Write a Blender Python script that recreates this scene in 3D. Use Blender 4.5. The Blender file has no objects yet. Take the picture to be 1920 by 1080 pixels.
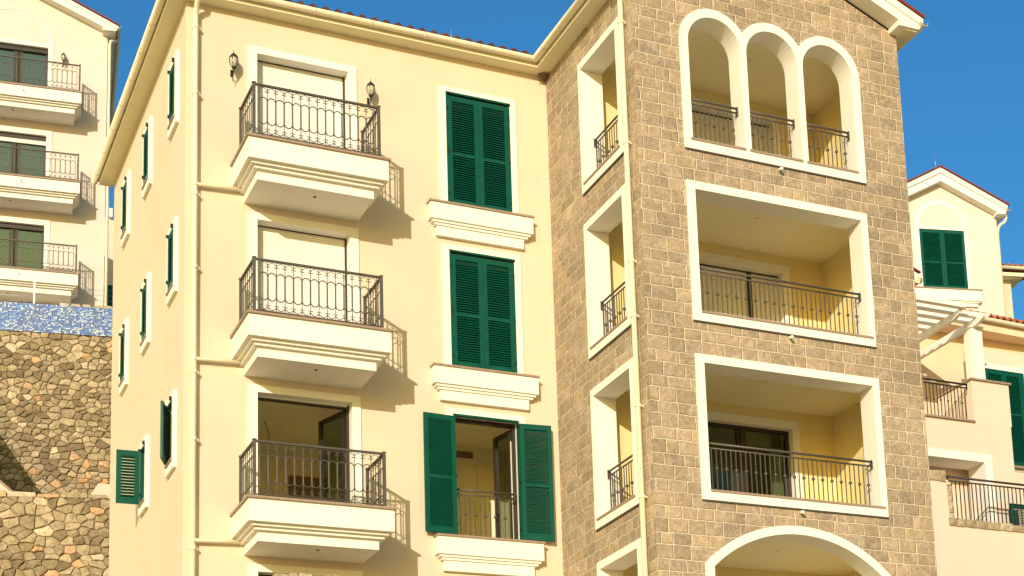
import bpy, math, random
from mathutils import Vector, Matrix
from mathutils.geometry import tessellate_polygon

S = bpy.context.scene
COL = S.collection
R = math.radians
random.seed(7)
GZ = -18.63                      # level of the ground; z = 0 is the head of the top balcony door
PITCH = 3.2                      # storey height

# ------------------------------------------------------------------ mesh builder
class MB:
    def __init__(self):
        self.v, self.f, self.m, self.s = [], [], [], []
        self.M = None
        self.attr = []

    def add(self, verts, faces, mi=0, smooth=False):
        b = len(self.v)
        if self.M is not None:
            verts = [self.M @ Vector(p) for p in verts]
        self.v.extend([tuple(p) for p in verts])
        for f in faces:
            self.f.append(tuple(b + i for i in f))
            self.m.append(mi)
            self.s.append(smooth)
        return b

    def box(self, x0, x1, y0, y1, z0, z1, mi=0):
        v = [(x0, y0, z0), (x1, y0, z0), (x1, y1, z0), (x0, y1, z0), (x0, y0, z1), (x1, y0, z1), (x1, y1, z1), (x0, y1, z1)]
        self.add(v, [(0, 3, 2, 1), (4, 5, 6, 7), (0, 1, 5, 4), (1, 2, 6, 5), (2, 3, 7, 6), (3, 0, 4, 7)], mi)
        return self

    def bar(self, a, b, w, h, up=(0, 0, 1), mi=0):
        """box along a-b, w across, h along 'up'"""
        a, b = Vector(a), Vector(b)
        d = (b - a).normalized()
        u = Vector(up)
        s = d.cross(u)
        if s.length < 1e-6:
            s = d.cross(Vector((1, 0, 0)))
        s.normalize()
        u = s.cross(d).normalized()
        v = []
        for p in (a, b):
            for i, j in ((-1, -1), (1, -1), (1, 1), (-1, 1)):
                v.append(p + s * (i * w / 2) + u * (j * h / 2))
        self.add(v, [(3, 2, 1, 0), (4, 5, 6, 7), (0, 1, 5, 4), (1, 2, 6, 5), (2, 3, 7, 6), (3, 0, 4, 7)], mi)
        return self

    def tube(self, pts, r, n=6, closed=False, mi=0, smooth=True, r_end=None):
        pts = [Vector(p) for p in pts]
        k = len(pts)
        vs, fs = [], []
        up = None
        for i, p in enumerate(pts):
            if closed:
                d = pts[(i + 1) % k] - pts[i - 1]
            else:
                d = pts[min(i + 1, k - 1)] - pts[max(i - 1, 0)]
            d.normalize()
            if up is None:
                up = d.orthogonal().normalized()
            up = (up - d * up.dot(d))
            if up.length < 1e-6:
                up = d.orthogonal()
            up.normalize()
            s = d.cross(up)
            rr = r if r_end is None else r + (r_end - r) * i / (k - 1)
            for j in range(n):
                a = 2 * math.pi * (j + .5) / n
                vs.append(p + up * (math.cos(a) * rr) + s * (math.sin(a) * rr))
        for i in range(k if closed else k - 1):
            i2 = (i + 1) % k
            for j in range(n):
                j2 = (j + 1) % n
                fs.append((i * n + j, i * n + j2, i2 * n + j2, i2 * n + j))
        if not closed:
            fs.append(tuple(range(n - 1, -1, -1)))
            fs.append(tuple((k - 1) * n + j for j in range(n)))
        self.add(vs, fs, mi, smooth)
        return self

    def lathe(self, prof, c, n=12, mi=0, smooth=True):
        cx, cy, cz = c
        vs, fs = [], []
        for r, z in prof:
            for j in range(n):
                a = 2 * math.pi * j / n
                vs.append((cx + r * math.cos(a), cy + r * math.sin(a), cz + z))
        for i in range(len(prof) - 1):
            for j in range(n):
                j2 = (j + 1) % n
                fs.append((i * n + j, i * n + j2, (i + 1) * n + j2, (i + 1) * n + j))
        fs.append(tuple(range(n - 1, -1, -1)))
        fs.append(tuple((len(prof) - 1) * n + j for j in range(n)))
        self.add(vs, fs, mi, smooth)
        return self

    def sphere(self, c, r, n=8, mi=0):
        prof = [(r * math.sin(math.pi * i / 6) + 1e-4, -r * math.cos(math.pi * i / 6)) for i in range(7)]
        return self.lathe(prof, c, n, mi)

    def plate(self, outer, holes, O, U, V, NT, mats=(0, 0, 0)):
        """flat slab with holes; mats = front, back, edges. NT points from the front face to the back."""
        O, U, V, NT = Vector(O), Vector(U), Vector(V), Vector(NT)
        flip = U.cross(V).dot(NT) > 0
        loops = [outer] + list(holes)
        pts = [p for l in loops for p in l]
        tris = tessellate_polygon([[Vector((p[0], p[1], 0)) for p in l] for l in loops])
        fr = [O + U * p[0] + V * p[1] for p in pts]
        bk = [p + NT for p in fr]
        ft, bt = [], []
        for t in tris:
            a, b, c = [pts[i] for i in t]
            ar = (b[0] - a[0]) * (c[1] - a[1]) - (b[1] - a[1]) * (c[0] - a[0])
            if abs(ar) < 1e-10:
                continue
            t = t if ar > 0 else (t[0], t[2], t[1])
            if flip:
                ft.append((t[0], t[1], t[2])); bt.append((t[0], t[2], t[1]))
            else:
                ft.append((t[0], t[2], t[1])); bt.append((t[0], t[1], t[2]))
        if flip:     # front normal must be -NT
            ft = [(a, c, b) for a, b, c in ft]; bt = [(a, c, b) for a, b, c in bt]
        else:
            ft = [(a, c, b) for a, b, c in ft]; bt = [(a, c, b) for a, b, c in bt]
        self.add(fr, ft, mats[0])
        self.add(bk, bt, mats[1])
        i0 = 0
        for li, l in enumerate(loops):
            n = len(l)
            area = sum(l[i][0] * l[(i + 1) % n][1] - l[(i + 1) % n][0] * l[i][1] for i in range(n))
            ccw = area > 0
            vs = [fr[i0 + i] for i in range(n)] + [bk[i0 + i] for i in range(n)]
            fs = []
            for i in range(n):
                j = (i + 1) % n
                q = (i, j, n + j, n + i)
                rev = (ccw == (li == 0)) == flip
                fs.append(q if not rev else q[::-1])
            self.add(vs, fs, mats[2])
            i0 += n
        return self

    def sweep(self, prof, path, mi=0, smooth=True, closed_prof=False):
        """prof = (outward, up) pairs swept along a level polyline with mitred corners; outward = right of travel"""
        path = [Vector(p) for p in path]
        k = len(path)
        vs, fs = [], []
        for i, p in enumerate(path):
            dirs = []
            if i > 0: dirs.append((path[i] - path[i - 1]).normalized())
            if i < k - 1: dirs.append((path[i + 1] - path[i]).normalized())
            ns = [Vector((d.y, -d.x, 0)).normalized() for d in dirs]
            nn = ns[0] if len(ns) == 1 else (ns[0] + ns[1]) / (1 + ns[0].dot(ns[1]))
            for a, b in prof:
                vs.append(p + nn * a + Vector((0, 0, b)))
        m = len(prof)
        for i in range(k - 1):
            for j in range(m if closed_prof else m - 1):
                j2 = (j + 1) % m
                fs.append((i * m + j, i * m + j2, (i + 1) * m + j2, (i + 1) * m + j))
        if closed_prof:
            fs.append(tuple(range(m))); fs.append(tuple((k - 1) * m + j for j in range(m))[::-1])
        self.add(vs, fs, mi, smooth)
        return self

    def mesh(self, name, mats):
        me = bpy.data.meshes.new(name)
        me.from_pydata(self.v, [], self.f)
        for m in (mats if isinstance(mats, (list, tuple)) else [mats]):
            me.materials.append(m)
        me.polygons.foreach_set('material_index', self.m)
        me.polygons.foreach_set('use_smooth', self.s)
        if self.attr:
            a = me.attributes.new('tone', 'FLOAT', 'FACE')
            a.data.foreach_set('value', self.attr)
        me.update()
        return me

# ------------------------------------------------------------------ objects
OFF = {}

def link(o, parent=None):
    COL.objects.link(o)
    if parent is not None:
        o.parent = parent
    return o

def thing(name, label, cat, loc, rz=0.0, off=(0, 0, 0), group=None):
    o = bpy.data.objects.new(name, None)
    o.empty_display_size = .3
    o.location = loc
    o.rotation_euler = (0, 0, rz)
    o['label'] = label
    o['category'] = cat
    if group: o['group'] = group
    link(o)
    OFF[o.name] = off
    return o

def part(mb, name, mats, root, under=None, label=None):
    o = bpy.data.objects.new(name, mb.mesh(name, mats))
    if under is not None:
        link(o, under)
    else:
        link(o, root)
        o.location = OFF.get(root.name, (0, 0, 0))
    if label: o['label'] = label
    return o

def inst(name, me, parent, loc=(0, 0, 0), rot=(0, 0, 0)):
    o = bpy.data.objects.new(name, me)
    link(o, parent)
    o.location = loc
    o.rotation_euler = rot
    return o

def copy_part(p, root, d):
    c = p.copy()
    link(c, root)
    c.location = Vector(p.location) + Vector(d)
    for ch in list(p.children):
        k = ch.copy()
        link(k, c)
    return c

def copy_thing(t, loc, label=None, rz=None):
    c = t.copy()
    link(c)
    c.location = loc
    if rz is not None: c.rotation_euler = (0, 0, rz)
    if label: c['label'] = label
    for p in list(t.children):
        q = p.copy(); link(q, c)
        for s in list(p.children):
            k = s.copy(); link(k, q)
    return c

def solo(mb, name, mats, label=None, cat=None, kind=None, group=None, loc=(0, 0, 0), rz=0):
    o = bpy.data.objects.new(name, mb.mesh(name, mats))
    link(o)
    o.location = loc
    o.rotation_euler = (0, 0, rz)
    if label: o['label'] = label
    if cat: o['category'] = cat
    if kind: o['kind'] = kind
    if group: o['group'] = group
    return o

# ------------------------------------------------------------------ materials
class NT:
    def __init__(self, name, rough=.8, spec=.3):
        self.mat = bpy.data.materials.new(name)
        self.mat.use_nodes = True
        self.t = self.mat.node_tree
        self.t.nodes.clear()
        self.out = self.t.nodes.new('ShaderNodeOutputMaterial')
        self.b = self.t.nodes.new('ShaderNodeBsdfPrincipled')
        self.b.inputs['Roughness'].default_value = rough
        self.b.inputs['Specular IOR Level'].default_value = spec
        self.t.links.new(self.b.outputs[0], self.out.inputs[0])
    def n(self, typ, **kw):
        nd = self.t.nodes.new(typ)
        for k, v in kw.items():
            setattr(nd, k, v)
        return nd
    def l(self, a, b):
        self.t.links.new(a, b)
    def math(self, op, a, b=None, c=None):
        nd = self.n('ShaderNodeMath', operation=op)
        for i, x in enumerate((a, b, c)):
            if x is None: continue
            if isinstance(x, (int, float)): nd.inputs[i].default_value = x
            else: self.l(x, nd.inputs[i])
        return nd.outputs[0]
    def mix(self, fac, a, b, blend='MIX'):
        nd = self.n('ShaderNodeMix', data_type='RGBA', blend_type=blend)
        for s, x in ((nd.inputs[0], fac), (nd.inputs[6], a), (nd.inputs[7], b)):
            if isinstance(x, (int, float)): s.default_value = x
            elif isinstance(x, tuple): s.default_value = x if len(x) == 4 else (*x, 1)
            else: self.l(x, s)
        return nd.outputs[2]
    def coord(self):
        return self.n('ShaderNodeTexCoord').outputs['Object']
    def noise(self, vec, scale, detail=4, rough=.55, dist=0.0):
        nd = self.n('ShaderNodeTexNoise')
        nd.inputs['Scale'].default_value = scale
        nd.inputs['Detail'].default_value = detail
        nd.inputs['Roughness'].default_value = rough
        nd.inputs['Distortion'].default_value = dist
        self.l(vec, nd.inputs['Vector'])
        return nd.outputs['Fac']
    def ramp(self, fac, stops, interp='LINEAR'):
        nd = self.n('ShaderNodeValToRGB')
        cr = nd.color_ramp
        cr.interpolation = interp
        while len(cr.elements) < len(stops): cr.elements.new(.5)
        for e, (p, c) in zip(cr.elements, stops):
            e.position = p
            e.color = c if len(c) == 4 else (*c, 1)
        self.l(fac, nd.inputs[0])
        return nd.outputs[0]
    def mapr(self, x, a, b, c, d, smooth=False):
        nd = self.n('ShaderNodeMapRange')
        if smooth: nd.interpolation_type = 'SMOOTHSTEP'
        for i, k in enumerate((a, b, c, d)): nd.inputs[i + 1].default_value = k
        self.l(x, nd.inputs[0])
        return nd.outputs[0]
    def sep(self, v):
        return self.n('ShaderNodeSeparateXYZ').outputs if False else self._sep(v)
    def _sep(self, v):
        nd = self.n('ShaderNodeSeparateXYZ'); self.l(v, nd.inputs[0]); return nd.outputs
    def comb(self, x, y, z):
        nd = self.n('ShaderNodeCombineXYZ')
        for i, k in enumerate((x, y, z)):
            if isinstance(k, (int, float)): nd.inputs[i].default_value = k
            else: self.l(k, nd.inputs[i])
        return nd.outputs[0]
    def wn(self, v):
        nd = self.n('ShaderNodeTexWhiteNoise', noise_dimensions='3D'); self.l(v, nd.inputs['Vector']); return nd.outputs[0], nd.outputs[1]
    def color(self, c):
        if isinstance(c, tuple): self.b.inputs['Base Color'].default_value = (*c, 1)
        else: self.l(c, self.b.inputs['Base Color'])
    def bump(self, h, strength=.3, dist=.02):
        nd = self.n('ShaderNodeBump')
        nd.inputs['Strength'].default_value = strength
        nd.inputs['Distance'].default_value = dist
        self.l(h, nd.inputs['Height'])
        self.l(nd.outputs[0], self.b.inputs['Normal'])

def plaster(name, col, var=.03, bump=.12):
    t = NT(name, .92, .15)
    c = t.coord()
    big = t.noise(c, .55, 5, .6)
    fine = t.noise(c, 45, 3, .6)
    st = t.n('ShaderNodeMapping'); st.inputs['Scale'].default_value = (2.2, 2.2, .18); t.l(c, st.inputs[0])
    streak = t.noise(st.outputs[0], 1.6, 4, .6)
    k = t.math('ADD', t.mapr(big, .3, .7, -var, var), t.mapr(streak, .35, .7, -var * .55, var * .55))
    k = t.math('ADD', t.math('ADD', k, 1.0), t.mapr(fine, .3, .7, -.025, .025))
    t.color(t.mix(1.0, (*col, 1), t.comb(k, k, k), 'MULTIPLY'))
    t.bump(t.math('ADD', t.math('MULTIPLY', fine, .6), t.noise(c, 6, 3)), bump, .012)
    return t.mat

def plain(name, col, rough=.6, spec=.4, metal=0, var=.06, scale=8, bump=0):
    t = NT(name, rough, spec)
    t.b.inputs['Metallic'].default_value = metal
    c = t.coord()
    n = t.noise(c, scale, 4)
    k = t.mapr(n, .3, .7, 1 - var, 1 + var)
    t.color(t.mix(1.0, (*col, 1), t.comb(k, k, k), 'MULTIPLY'))
    if bump: t.bump(t.noise(c, scale * 6, 3), bump, .01)
    return t.mat

Y_WALL = (.68, .582, .438)
M_YEL = plaster('yellow_plaster', Y_WALL)
M_LOG = plaster('ochre_loggia_plaster', (.80, .68, .34))
M_TRIM = plaster('cream_trim_plaster', (.83, .805, .72), .03, .06)
M_CEIL = plaster('loggia_ceiling_plaster', (.87, .82, .58), .03, .05)
M_SOFFIT = plaster('eave_plaster', (.80, .74, .51), .03, .06)
M_CREAM = plaster('pale_cream_plaster', (.75, .612, .485), .03)
M_IVORY = plaster('ivory_plaster', (.69, .61, .545), .03)
M_PEACH = plaster('peach_plaster', (.80, .62, .42), .04)
M_ROOM = plaster('room_plaster', (.88, .80, .54), .03, .03)
M_GUT = plain('cream_gutter_paint', (.80, .72, .53), .45, .4, var=.04, scale=3)
M_METAL = plain('brown_iron', (.098, .082, .068), .5, .5, .2, .15, 20)
M_DARK = plain('charcoal_iron', (.028, .026, .026), .5, .5, .2, .15, 20)
M_STEEL = plain('grey_steel', (.45, .45, .43), .35, .5, .7, .1, 10)
M_FRAME = plain('dark_bronze_frame', (.045, .036, .03), .4, .5, .3, .15, 20)
M_WHITE = plain('white_enamel', (.78, .76, .68), .4, .5, var=.03)
M_LAMP = plain('pale_lamp_glass', (.50, .46, .34), .25, .5, var=.1)
M_BLACK = plain('black_iron', (.02, .02, .018), .45, .5, .3)
M_WOOD = plain('dry_straw', (.24, .17, .10), .95, .1, var=.5, scale=40, bump=.6)
M_VENT = plain('grille_brown', (.20, .15, .08), .7, .2)
M_DRAPE = plain('pale_curtain', (.66, .64, .48), .9, .1, var=.08, scale=5)

def green():
    t = NT('green_shutter_paint', .5, .18)
    c = t.coord()
    n = t.noise(c, 2.2, 5)
    f = t.noise(c, 60, 2)
    k = t.math('ADD', t.mapr(n, .3, .7, .86, 1.14), t.mapr(f, .3, .7, -.06, .06))
    t.color(t.mix(1.0, (.002, .074, .050, 1), t.comb(k, k, k), 'MULTIPLY'))
    t.bump(f, .05, .004)
    return t.mat
M_GREEN = green()

def granite():
    t = NT('brown_granite', .5, .4)
    c = t.coord()
    n = t.noise(c, 90, 3, .7)
    m = t.noise(c, 9, 3)
    t.color(t.mix(t.mapr(m, .3, .7, 0, .5), t.ramp(n, [(.3, (.13, .08, .055)), (.5, (.33, .23, .165)), (.7, (.55, .42, .32))]), (.36, .26, .19)))
    return t.mat
M_GRAN = granite()

def glass(name, refl=.6, base=0.0):
    t = NT(name, .03, .5)
    g = t.n('ShaderNodeBsdfGlossy'); g.inputs['Roughness'].default_value = .02
    g.inputs['Color'].default_value = (.9, .95, .95, 1)
    tr = t.n('ShaderNodeBsdfTransparent'); tr.inputs['Color'].default_value = (.62, .68, .60, 1)
    fr = t.n('ShaderNodeFresnel'); fr.inputs['IOR'].default_value = 1.6
    k = t.math('MULTIPLY_ADD', fr.outputs[0], refl, base)
    mx = t.n('ShaderNodeMixShader')
    t.l(k, mx.inputs[0]); t.l(tr.outputs[0], mx.inputs[1]); t.l(g.outputs[0], mx.inputs[2])
    t.l(mx.outputs[0], t.out.inputs[0])
    return t.mat
M_GLASS = glass('window_glass')
M_GLASS2 = glass('mirrored_window_glass', 2.0, .12)

def roller():
    t = NT('cream_roller_slats', .55, .35)
    c = t.coord()
    z = t._sep(c)[2]
    u = t.math('FRACT', t.math('MULTIPLY', z, 1 / .045))
    h = t.mapr(t.math('ABSOLUTE', t.math('SUBTRACT', u, .5)), .30, .5, 1, 0, True)
    k = t.mapr(h, 0, 1, .80, 1.0)
    n = t.mapr(t.noise(c, 1.4, 4), .3, .7, .95, 1.05)
    k = t.math('MULTIPLY', k, n)
    t.color(t.mix(1.0, (.77, .755, .71, 1), t.comb(k, k, k), 'MULTIPLY'))
    t.bump(h, .5, .008)
    return t.mat
M_ROLL = roller()

def tile():
    t = NT('clay_roof_tile', .85, .2)
    c = t.coord()
    n = t.noise(c, 3.5, 4)
    f = t.noise(c, 30, 4)
    k = t.ramp(t.math('ADD', t.math('MULTIPLY', n, .7), t.math('MULTIPLY', f, .3)), [(.3, (.06, .024, .018)), (.5, (.115, .045, .030)), (.7, (.19, .085, .055))])
    t.color(k)
    t.bump(f, .4, .01)
    return t.mat
M_TILE = tile()
M_TILE2 = plain('terracotta_tile', (.42, .155, .075), .85, .2, var=.35, scale=6, bump=.3)
M_RED = plain('dark_red_tile_edge', (.20, .035, .028), .6, .3, var=.2)

def stone():
    """rock-faced ashlar in alternating tall and low courses with pale pointing"""
    t = NT('rockfaced_ashlar', .93, .12)
    c = t.coord()
    x, y, z = t._sep(c)
    g = t.n('ShaderNodeNewGeometry')
    nx = t._sep(g.outputs['Normal'])[0]
    side = t.math('GREATER_THAN', t.math('ABSOLUTE', nx), .6)
    s = t.math('ADD', t.math('MULTIPLY', x, t.math('SUBTRACT', 1.0, side)), t.math('MULTIPLY', t.math('ADD', y, 31.7), side))
    wob = t.noise(c, 5.0, 3)
    s = t.math('ADD', s, t.mapr(wob, .3, .7, -.012, .012))
    wob2 = t.noise(c, 4.1, 3)
    zz = t.math('ADD', t.math("ADD", z, 40.073), t.mapr(wob2, .3, .7, -.008, .008))
    H, T = .457, .251
    q = t.math('DIVIDE', zz, H)
    qf = t.math('FLOOR', q)
    tt = t.math('MULTIPLY', t.math('SUBTRACT', q, qf), H)
    low = t.math('GREATER_THAN', tt, T)
    row = t.math('ADD', t.math('MULTIPLY', qf, 2.0), low)
    v = t.math('SUBTRACT', tt, t.math('MULTIPLY', low, T))
    h = t.math('SUBTRACT', T, t.math('MULTIPLY', low, T - (H - T)))
    dz = t.math('MINIMUM', v, t.math('SUBTRACT', h, v))
    rr, _ = t.wn(t.comb(row, 3.3, 7.1))
    rr2, _ = t.wn(t.comb(row, 9.3, 1.7))
    w = t.math('ADD', t.math('MULTIPLY_ADD', rr, .08, .335), t.math('MULTIPLY', low, -.06))
    p = t.math('DIVIDE', t.math('ADD', s, t.math('MULTIPLY', rr2, 3.0)), w)
    k = t.math('FLOOR', t.math('ADD', p, .5))
    rb, _ = t.wn(t.comb(k, row, 5.5))
    b = t.math('ADD', k, t.math('MULTIPLY', t.math('SUBTRACT', rb, .5), .52))
    dp = t.math('SUBTRACT', p, b)
    dx = t.math('MULTIPLY', t.math('ABSOLUTE', dp), w)
    idx = t.math('SUBTRACT', k, t.math('LESS_THAN', dp, 0.0))
    cell = t.comb(idx, row, t.math('MULTIPLY', side, 50.0))
    r1, rc = t.wn(cell)
    r2, _ = t.wn(t.comb(row, idx, 77.0))
    d = t.math('MINIMUM', dx, dz)
    mort = t.mapr(t.math('ADD', d, t.mapr(t.noise(c, 30, 3), .35, .65, -.002, .002)), .003, .0078, 1, 0, True)
    shift = t.n('ShaderNodeVectorMath', operation='MULTIPLY_ADD')
    t.l(rc, shift.inputs[0]); shift.inputs[1].default_value = (9, 9, 9); t.l(c, shift.inputs[2])
    sv = shift.outputs[0]
    n1 = t.noise(sv, 11, 6, .70, .7)
    n2 = t.noise(sv, 34, 5, .72, .4)
    n3 = t.noise(sv, 3.2, 4, .6, 1.2)
    base = t.ramp(t.math('ADD', t.math('MULTIPLY', n1, .55), t.math('MULTIPLY', n2, .45)),
                  [(.31, (.24, .175, .112)), (.46, (.385, .305, .208)), (.56, (.455, .368, .256)), (.68, (.66, .56, .41))])
    pale = t.mapr(n3, .52, .66, 0, .65, True)
    base = t.mix(pale, base, (.60, .485, .36, 1))
    tone = t.math('MULTIPLY_ADD', r1, .24, .84)
    warm = t.mix(t.mapr(r2, 0, 1, 0, 1), (1.05, .99, .90, 1), (1.0, .985, 1.0, 1))
    base = t.mix(1.0, base, t.comb(tone, tone, tone), 'MULTIPLY')
    base = t.mix(1.0, base, warm, 'MULTIPLY')
    cracks = t.n('ShaderNodeTexVoronoi', feature='DISTANCE_TO_EDGE'); cracks.inputs['Scale'].default_value = 5.0
    dsv = t.n('ShaderNodeVectorMath', operation='ADD'); t.l(sv, dsv.inputs[0])
    nn = t.n('ShaderNodeTexNoise'); nn.inputs['Scale'].default_value = 7; t.l(sv, nn.inputs['Vector']); t.l(nn.outputs['Color'], dsv.inputs[1])
    t.l(dsv.outputs[0], cracks.inputs['Vector'])
    cr = t.mapr(cracks.outputs[0], .0, .05, 1, 0, True)
    cr = t.math('MULTIPLY', cr, t.math('GREATER_THAN', r2, .45))
    base = t.mix(t.math('MULTIPLY', cr, .35), base, (.11, .065, .03, 1))
    fl = t.mapr(t.noise(sv, 55, 4, .7), .60, .68, 0, .55, True)
    base = t.mix(fl, base, (.70, .58, .40, 1))
    pit = t.mapr(t.noise(sv, 40, 4, .7, .5), .36, .44, .5, 0, True)
    base = t.mix(pit, base, (.12, .08, .04, 1))
    wz = t.mapr(t.noise(c, .7, 5, .65), .35, .65, .88, 1.12)
    base = t.mix(1.0, base, t.comb(wz, wz, t.math('MULTIPLY', wz, 1.02)), 'MULTIPLY')
    mn = t.mapr(t.noise(c, 14, 3), .3, .7, .85, 1.1)
    mcol = t.mix(1.0, (.76, .655, .46, 1), t.comb(mn, mn, mn), 'MULTIPLY')
    t.color(t.mix(mort, base, mcol))
    pillow = t.mapr(d, .004, .020, 0, 1, True)
    hgt = t.math('ADD', t.math('MULTIPLY', pillow, .12), t.math('MULTIPLY', t.math('ADD', t.math('MULTIPLY', n1, 1.5), t.math('MULTIPLY', n2, .6)), pillow))
    hgt = t.math('SUBTRACT', hgt, t.math('MULTIPLY', cr, .3))
    hgt = t.math('ADD', hgt, t.math('MULTIPLY', r1, .25))
    t.bump(hgt, .65, .024)
    return t.mat
M_STONE = stone()

def rubble_mat():
    t = NT('rubble_stone', .95, .1)
    c = t.coord()
    a = t.n('ShaderNodeAttribute', attribute_name='tone')
    tone = a.outputs['Fac']
    n1 = t.noise(c, 7, 6, .68, .8)
    n2 = t.noise(c, 30, 5, .7)
    base = t.ramp(tone, [(0.0, (.185, .14, .080)), (.25, (.28, .22, .128)), (.5, (.36, .285, .172)), (.74, (.45, .355, .225)), (.88, (.56, .47, .33)), (.925, (.50, .34, .19)), (.96, (.52, .29, .14)), (1.0, (.58, .42, .27))])
    k = t.math('ADD', t.mapr(n1, .3, .7, .70, 1.50), t.mapr(n2, .3, .7, -.2, .2))
    t.color(t.mix(1.0, base, t.comb(k, k, k), 'MULTIPLY'))
    t.bump(t.math('ADD', n1, t.math('MULTIPLY', n2, .4)), .8, .04)
    return t.mat
M_RUB = rubble_mat()
M_MORT = plain('rubble_joint', (.33, .26, .17), .95, .1, var=.3, scale=12, bump=.4)

def mosaic():
    t = NT('blue_glass_mosaic', .25, .5)
    c = t.coord()
    x, y, z = t._sep(c)
    a, b = .050, .036
    row = t.math('FLOOR', t.math('DIVIDE', z, b))
    ci = t.math('FLOOR', t.math('DIVIDE', x, a))
    r, _ = t.wn(t.comb(ci, row, 2.0))
    fx = t.math('FRACT', t.math('DIVIDE', x, a)); fz = t.math('FRACT', t.math('DIVIDE', z, b))
    ex = t.math('MULTIPLY', t.math('MINIMUM', fx, t.math('SUBTRACT', 1.0, fx)), a)
    ez = t.math('MULTIPLY', t.math('MINIMUM', fz, t.math('SUBTRACT', 1.0, fz)), b)
    gr = t.mapr(t.math('MINIMUM', ex, ez), .0025, .005, 1, 0)
    n = t.noise(c, 1.3, 3)
    rr = t.math('ADD', r, t.mapr(n, .3, .7, -.12, .12))
    col = t.ramp(rr, [(0, (.006, .035, .24)), (.24, (.010, .075, .42)), (.46, (.026, .15, .58)), (.66, (.09, .27, .66)), (.77, (.38, .48, .55)), (.87, (.64, .66, .58))], 'CONSTANT')
    t.color(t.mix(gr, col, (.26, .31, .36, 1)))
    return t.mat
M_MOS = mosaic()

def ground_mat():
    t = NT('dry_earth', .95, .1)
    c = t.coord()
    n = t.noise(c, .08, 6, .65)
    f = t.noise(c, 2.0, 5, .7)
    t.color(t.ramp(t.math('ADD', t.math('MULTIPLY', n, .6), t.math('MULTIPLY', f, .4)), [(.3, (.40, .30, .16)), (.5, (.50, .39, .22)), (.7, (.58, .47, .29))]))
    t.bump(f, .5, .05)
    return t.mat
M_GROUND = ground_mat()

# ------------------------------------------------------------------ common pieces
def rect(x0, x1, z0, z1):
    return [(x0, z0), (x1, z0), (x1, z1), (x0, z1)]

def shutter_leaf(w, h, mid=.5, pitch=.047, ajar=False):
    """louvred leaf lying in the x-z plane, hinge edge at x = 0, top at z = 0, thickness in y (front at y = -.02)"""
    mb = MB()
    st, tr = .085, .10
    t0, t1 = -.022, .022
    mb.box(0, st, t0, t1, -h, 0)
    mb.box(w - st, w, t0, t1, -h, 0)
    mb.box(st, w - st, t0, t1, -tr, 0)
    mb.box(st, w - st, t0, t1, -h, -h + tr * 1.2)
    zm = -h * mid if mid else None
    spans = []
    if mid:
        mb.box(st, w - st, t0, t1, zm - .028, zm + .028)
        spans = [(-tr, zm + .028), (zm - .028, -h + tr * 1.2)]
    else:
        spans = [(-tr, -h + tr * 1.2)]
    for a, b in spans:
        n = max(2, int(round((a - b) / pitch)))
        p = (a - b) / n
        for i in range(n):
            zc = a - (i + .5) * p
            v = []
            if ajar:
                for x in (st, w - st):
                    v += [(x, -.021, zc - .012), (x, -.020, zc - .018), (x, .021, zc + .012), (x, .020, zc + .018)]
                mb.add(v, [(0, 4, 5, 1), (1, 5, 6, 2), (2, 6, 7, 3), (3, 7, 4, 0), (0, 1, 2, 3), (7, 6, 5, 4)])
                continue
            for x in (st, w - st):       # slanted slat, lower edge outside
                v += [(x, -.021, zc - p * .42), (x, -.015, zc - p * .50), (x, .019, zc + p * .34), (x, .013, zc + p * .42)]
            mb.add(v, [(0, 4, 5, 1), (1, 5, 6, 2), (2, 6, 7, 3), (3, 7, 4, 0), (0, 1, 2, 3), (7, 6, 5, 4)])
    return mb

LEAF = {}
def leaf_mesh(w, h, mid=.5):
    k = (round(w, 3), round(h, 3), mid)
    if k not in LEAF:
        LEAF[k] = shutter_leaf(w, h, mid).mesh('shutter', M_GREEN)
    return LEAF[k]

def half_round_gutter(r=.075):
    out = [(r * math.cos(a), r * math.sin(a)) for a in [math.pi + math.pi * i / 10 for i in range(11)]]
    out = [(r, .012), ] + [(r * math.cos(-math.pi * i / 10), r * math.sin(-math.pi * i / 10)) for i in range(11)] + [(-r, .012)]
    inn = [(a * .9, b * .9) for a, b in out[::-1]]
    inn[0] = (inn[0][0], .012); inn[-1] = (inn[-1][0], .012)
    return out + inn

def gutter(mb, path, r=.075, step=1.05):
    mb.sweep(half_round_gutter(r), path, 0, True, True)
    # joint bands
    ring = [(1.13 * r * math.cos(-math.pi * i / 10), 1.13 * r * math.sin(-math.pi * i / 10)) for i in range(11)]
    for a, b in zip(path[:-1], path[1:]):
        a, b = Vector(a), Vector(b)
        L = (b - a).length
        d = (b - a) / L
        n = int(L / step)
        for i in range(n):
            p = a + d * (.45 + i * step)
            if (p - b).length < .25: continue
            mb.sweep(ring, [p, p + d * .035], 0, True)
    return mb

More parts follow.
